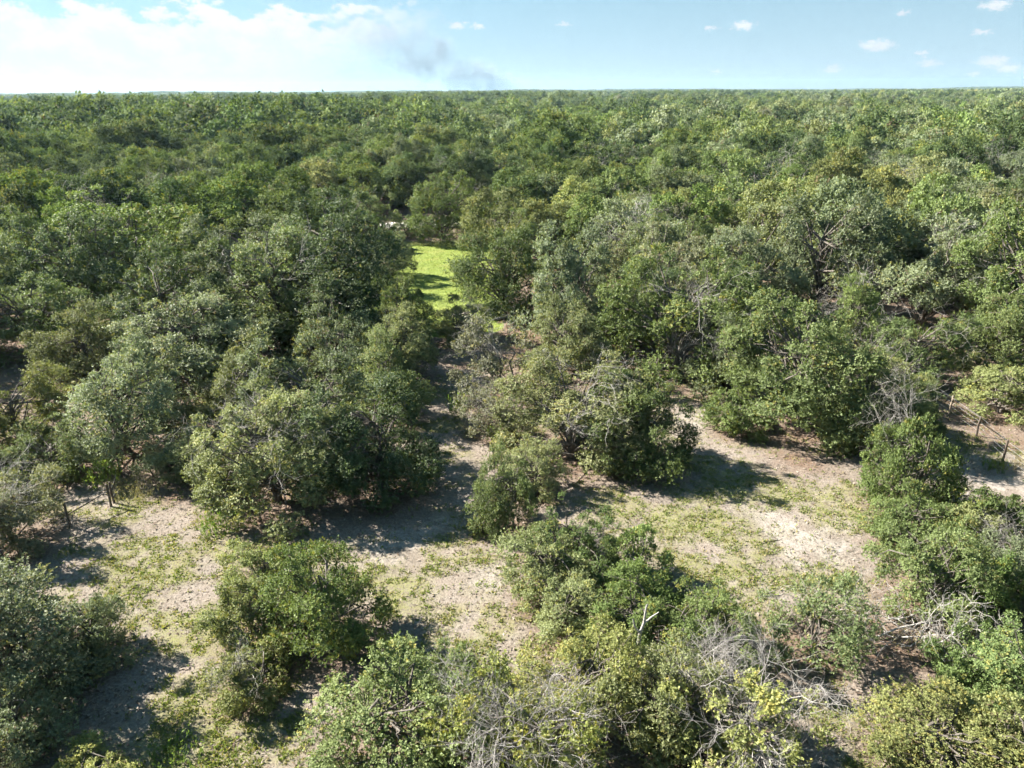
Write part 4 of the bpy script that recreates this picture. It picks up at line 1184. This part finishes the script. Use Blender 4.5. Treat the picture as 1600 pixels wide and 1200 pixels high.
# ------------------------------------------------------------------ tarpaulin pile in the wood
def covered_pile():
    root = link('covered_pile', None, loc=(5.2, 81.7, tz(5.2, 81.7)), label='blue tarpaulin over a small pile topped with rusty sheet metal among the oaks', cat='tarpaulin')
    r = np.random.RandomState(4)
    n = 22
    v, f = [], []
    for j in range(n):
        for i in range(n):
            a, b = i / (n - 1) * 2 - 1, j / (n - 1) * 2 - 1
            e = max(abs(a), abs(b))
            h = 0.78 * (1 - max(0, (e - 0.62) / 0.38) ** 1.4) + 0.05 * math.sin(a * 9 + b * 4) * (e > 0.5) + r.normal() * 0.012
            v.append((a * 0.72, b * 0.55, max(0.01, h)))
    for j in range(n - 1):
        for i in range(n - 1):
            f.append((j * n + i, j * n + i + 1, (j + 1) * n + i + 1, (j + 1) * n + i))
    tm = plain_mat('blue_tarpaulin', (0.05, 0.16, 0.48), (0.16, 0.32, 0.70), 3.0, 0.4)
    o = link('tarpaulin', mesh_from('tarpaulin', v, f, [tm], smooth=True), root)
    o.modifiers.new('thickness', 'SOLIDIFY').thickness = 0.01
    rm = plain_mat('rusty_sheet', (0.16, 0.05, 0.02), (0.36, 0.15, 0.06), 4.0, 0.8)
    v, f = [], []
    for i in range(25):
        t = i / 24
        z = 0.84 + 0.03 * math.sin(t * 40)
        v += [(-0.35 + 0.8 * t, -0.25, z), (-0.35 + 0.8 * t, 0.45, z + 0.32)]
        if i: f.append((2 * i - 2, 2 * i, 2 * i + 1, 2 * i - 1))
    o = link('rusty_sheet', mesh_from('rusty_sheet', v, f, [rm], smooth=True), root)
    o.modifiers.new('thickness', 'SOLIDIFY').thickness = 0.012


covered_pile()

# ------------------------------------------------------------------ far things on the right: house, shed, palms, masts
def box(v0, v1):
    (x0, y0, z0), (x1, y1, z1) = v0, v1
    v = [(x0, y0, z0), (x1, y0, z0), (x1, y1, z0), (x0, y1, z0), (x0, y0, z1), (x1, y0, z1), (x1, y1, z1), (x0, y1, z1)]
    f = [(0, 3, 2, 1), (4, 5, 6, 7), (0, 1, 5, 4), (1, 2, 6, 5), (2, 3, 7, 6), (3, 0, 4, 7)]
    return v, f


def house(name, x, y, w, d, h, roof_h, label, roof_mat, rz):
    root = link(name, None, loc=(x, y, tz(x, y)), label=label, cat='house')
    root.rotation_euler = (0, 0, rz)
    wm = bpy.data.materials.get('white_siding') or plain_mat('white_siding', (0.72, 0.72, 0.70), (0.82, 0.82, 0.80), 1.0, 0.7)
    gm = bpy.data.materials.get('dark_glass') or plain_mat('dark_glass', (0.03, 0.04, 0.05), (0.06, 0.07, 0.08), 1.0, 0.15)
    v, f = box((-w / 2, -d / 2, -0.5), (w / 2, d / 2, h))
    # gable triangles
    v += [(-w / 2, 0, h + roof_h - 0.05), (w / 2, 0, h + roof_h - 0.05)]
    me = bpy.data.meshes.new('wall'); me.from_pydata(v, [], [list(q) for q in f] + [[4, 7, 8], [6, 5, 9]]); me.materials.append(wm); me.update()
    link('wall', me, root)
    o = 0.5
    rv = [(-w / 2 - o, -d / 2 - o, h - 0.2), (w / 2 + o, -d / 2 - o, h - 0.2), (w / 2 + o, 0, h + roof_h), (-w / 2 - o, 0, h + roof_h), (w / 2 + o, d / 2 + o, h - 0.2), (-w / 2 - o, d / 2 + o, h - 0.2)]
    me = bpy.data.meshes.new('roof'); me.from_pydata(rv, [], [[0, 1, 2, 3], [3, 2, 4, 5]]); me.materials.append(roof_mat); me.update()
    ro = link('roof', me, root); ro.modifiers.new('thickness', 'SOLIDIFY').thickness = 0.18
    for k in (-0.3, 0.05, 0.32):
        vv, ff = box((w * k - 0.6, -d / 2 - 0.06, 1.0), (w * k + 0.6, -d / 2 - 0.01, 2.3))
        me = bpy.data.meshes.new('window'); me.from_pydata(vv, [], [list(q) for q in ff]); me.materials.append(gm); me.update()
        link('window', me, root)


ROOFW = plain_mat('pale_metal_roof', (0.60, 0.62, 0.64), (0.74, 0.75, 0.77), 0.6, 0.4)
house('white_house', 468, 742, 10, 8, 7.2, 3.0, 'white two-storey house among trees near the horizon at far right', ROOFW, -0.55)
house('pale_shed', 293, 527, 9, 6, 4.6, 1.6, 'pale metal-roofed shed in a small gap of the far right wood', ROOFW, -0.5)


def palm(x, y, h, seed, label):
    r = np.random.RandomState(seed)
    root = link('palm_tree', None, loc=(x, y, tz(x, y)), label=label, cat='palm', group='palms among the far right oaks')
    pts = [np.array([0.15 * math.sin(t * 2 + seed), 0.1 * t, h * t - 0.2]) for t in np.linspace(0, 1, 7)]
    link('trunk', tube_mesh('palm_trunk', polyline(pts, 0.24, 0.2), 8, BARK), root)
    cs, axs, Ls = [], [], []
    for k in range(34):
        a = r.uniform(0, 6.28); el = r.uniform(-0.7, 1.3)
        d = np.array([math.cos(a) * math.cos(el), math.sin(a) * math.cos(el), math.sin(el)])
        p0 = pts[-1] + d * 0.2
        for t in np.linspace(0.45, 1, 9):
            q = p0 + d * 1.5 * t + np.array([0, 0, -0.5 * t * t])
            for s in (-1, 1):
                cs.append(q); axs.append(unit(d + s * 0.8 * unit(np.cross(d, [0, 0, 1.0])))); Ls.append(0.8)
    cs, axs, Ls = np.array(cs), np.array(axs), np.array(Ls); n = len(cs)
    v, f, a_, b_ = leaves(cs, axs, unit(r.normal(size=(n, 3)) + np.array([0, 0, 1.2])), Ls, np.full(n, 0.13), r.rand(n), r.rand(n))
    o = link('crown', mesh_from('palm_crown', v, f, [LEAF['olive']], None, dict(rnd=a_, spray=b_)), root); o['kind'] = 'stuff'


palm(262, 440, 11.5, 1, 'yellowish cabbage palm left of the pale shed roof')
palm(300, 470, 11.0, 2, 'cabbage palm right of the pale shed, rusty fronds below its head')
palm(352, 515, 11.5, 3, 'cabbage palm before the white house at far right')


def mast(x, y, h, label):
    root = link('radio_mast', None, loc=(x, y, tz(x, y)), label=label, cat='mast')
    m = plain_mat('mast_steel', (0.30, 0.31, 0.33), (0.45, 0.46, 0.48), 0.2, 0.6, metal=0.3)
    w = 0.9
    cr = [(w * math.cos(a), w * math.sin(a)) for a in (0.5, 2.6, 4.7)]
    for cx, cy in cr:
        link('leg', tube_mesh('leg', polyline([np.array([cx, cy, -1]), np.array([cx * 0.8, cy * 0.8, h])], 0.22, 0.18), 5, m), root)
    segs = []
    nst = int(h / 2.5)
    for k in range(nst):
        z0, z1 = h * k / nst, h * (k + 1) / nst
        for i in range(3):
            a, b = cr[i], cr[(i + 1) % 3]
            segs += polyline([np.array([a[0], a[1], z0]), np.array([b[0], b[1], z1])], 0.10, 0.10)
    link('lattice', tube_mesh('lattice', segs, 3, m), root)
    link('antenna', tube_mesh('antenna', polyline([np.array([0, 0, h - 1]), np.array([0, 0, h + 6])], 0.14, 0.08), 5, m), root)


mast(2860, 5130, 76, 'thin grey radio mast on the right horizon, the shorter of two')
mast(2990, 5090, 98, 'thin grey radio mast on the right horizon, the taller of two')

# ------------------------------------------------------------------ haze and smoke
def closed_box(name, v0, v1, mat, **kw):
    v, f = box(v0, v1)
    me = bpy.data.meshes.new(name); me.from_pydata(v, [], [list(q) for q in f]); me.materials.append(mat); me.update()
    return link(name, me, **kw)


def build_haze():
    m, N = new_mat('air_haze')
    pv = N.n('ShaderNodeVolumePrincipled')
    pv.inputs['Color'].default_value = (0.55, 0.80, 1.0, 1)
    pv.inputs['Density'].default_value = 0.00007
    pv.inputs['Anisotropy'].default_value = 0.3
    out = N.n('ShaderNodeOutputMaterial'); N.link(pv.outputs[0], out.inputs['Volume'])
    closed_box('haze', (-7600, -300, -12), (7600, 9400, 125), m, kind='stuff', label='thin pale haze lying over the forest', cat='haze')


build_haze()


def build_smoke():
    """drifting column from a distant fire, beyond the forest"""
    Y0 = 10400.0; k = Y0 / 8000.0
    bl = [(40, 25, 130, 3.6), (-70, 60, 150, 4.4), (-200, 95, 190, 4.4), (-340, 130, 210, 4.0), (-520, 130, 220, 3.0), (-689, 389, 200, 2.0), (-740, 300, 170, 1.6), (-830, 220, 230, 1.8), (-998, 303, 240, 1.5), (-892, 505, 260, 0.9), (-1238, 518, 330, 0.8), (-1560, 585, 330, 0.6)]
    m, N = new_mat('smoke')
    geo = N.n('ShaderNodeNewGeometry')
    pos = geo.outputs['Position']
    sx = N.n('ShaderNodeVectorMath', operation='ADD')
    nz = N.n('ShaderNodeTexNoise'); nz.inputs['Scale'].default_value = 0.0055; nz.inputs['Detail'].default_value = 3.0; nz.inputs['Roughness'].default_value = 0.6
    N.link(pos, nz.inputs['Vector'])
    sc = N.n('ShaderNodeVectorMath', operation='MULTIPLY_ADD')
    N.link(nz.outputs['Color'], sc.inputs[0]); sc.inputs[1].default_value = (300, 300, 260); sc.inputs[2].default_value = (-150, -150, -130)
    N.link(pos, sx.inputs[0]); N.link(sc.outputs[0], sx.inputs[1])
    acc = None
    for x, z, r, wgt in bl:
        vm = N.n('ShaderNodeVectorMath', operation='DISTANCE')
        N.link(sx.outputs[0], vm.inputs[0]); vm.inputs[1].default_value = (x * k, Y0, z * k)
        g = N.smooth(vm.outputs['Value'], r * k * 1.05, 0.0, 0.0, wgt)
        acc = g if acc is None else N.m('MAXIMUM', acc, g)
    dens = N.m('MULTIPLY', acc, N.smooth(nz.outputs['Fac'], 0.36, 0.66, 0.15, 1.0))
    pv = N.n('ShaderNodeVolumePrincipled')
    pv.inputs['Color'].default_value = (0.46, 0.53, 0.64, 1)
    N.link(N.m('MULTIPLY', dens, 0.0036), pv.inputs['Density'])
    out = N.n('ShaderNodeOutputMaterial'); N.link(pv.outputs[0], out.inputs['Volume'])
    closed_box('smoke', (-2700, Y0 - 550, -40), (260, Y0 + 550, 1250), m, kind='stuff', label='grey smoke drifting up and left from a fire behind the horizon', cat='smoke')


build_smoke()
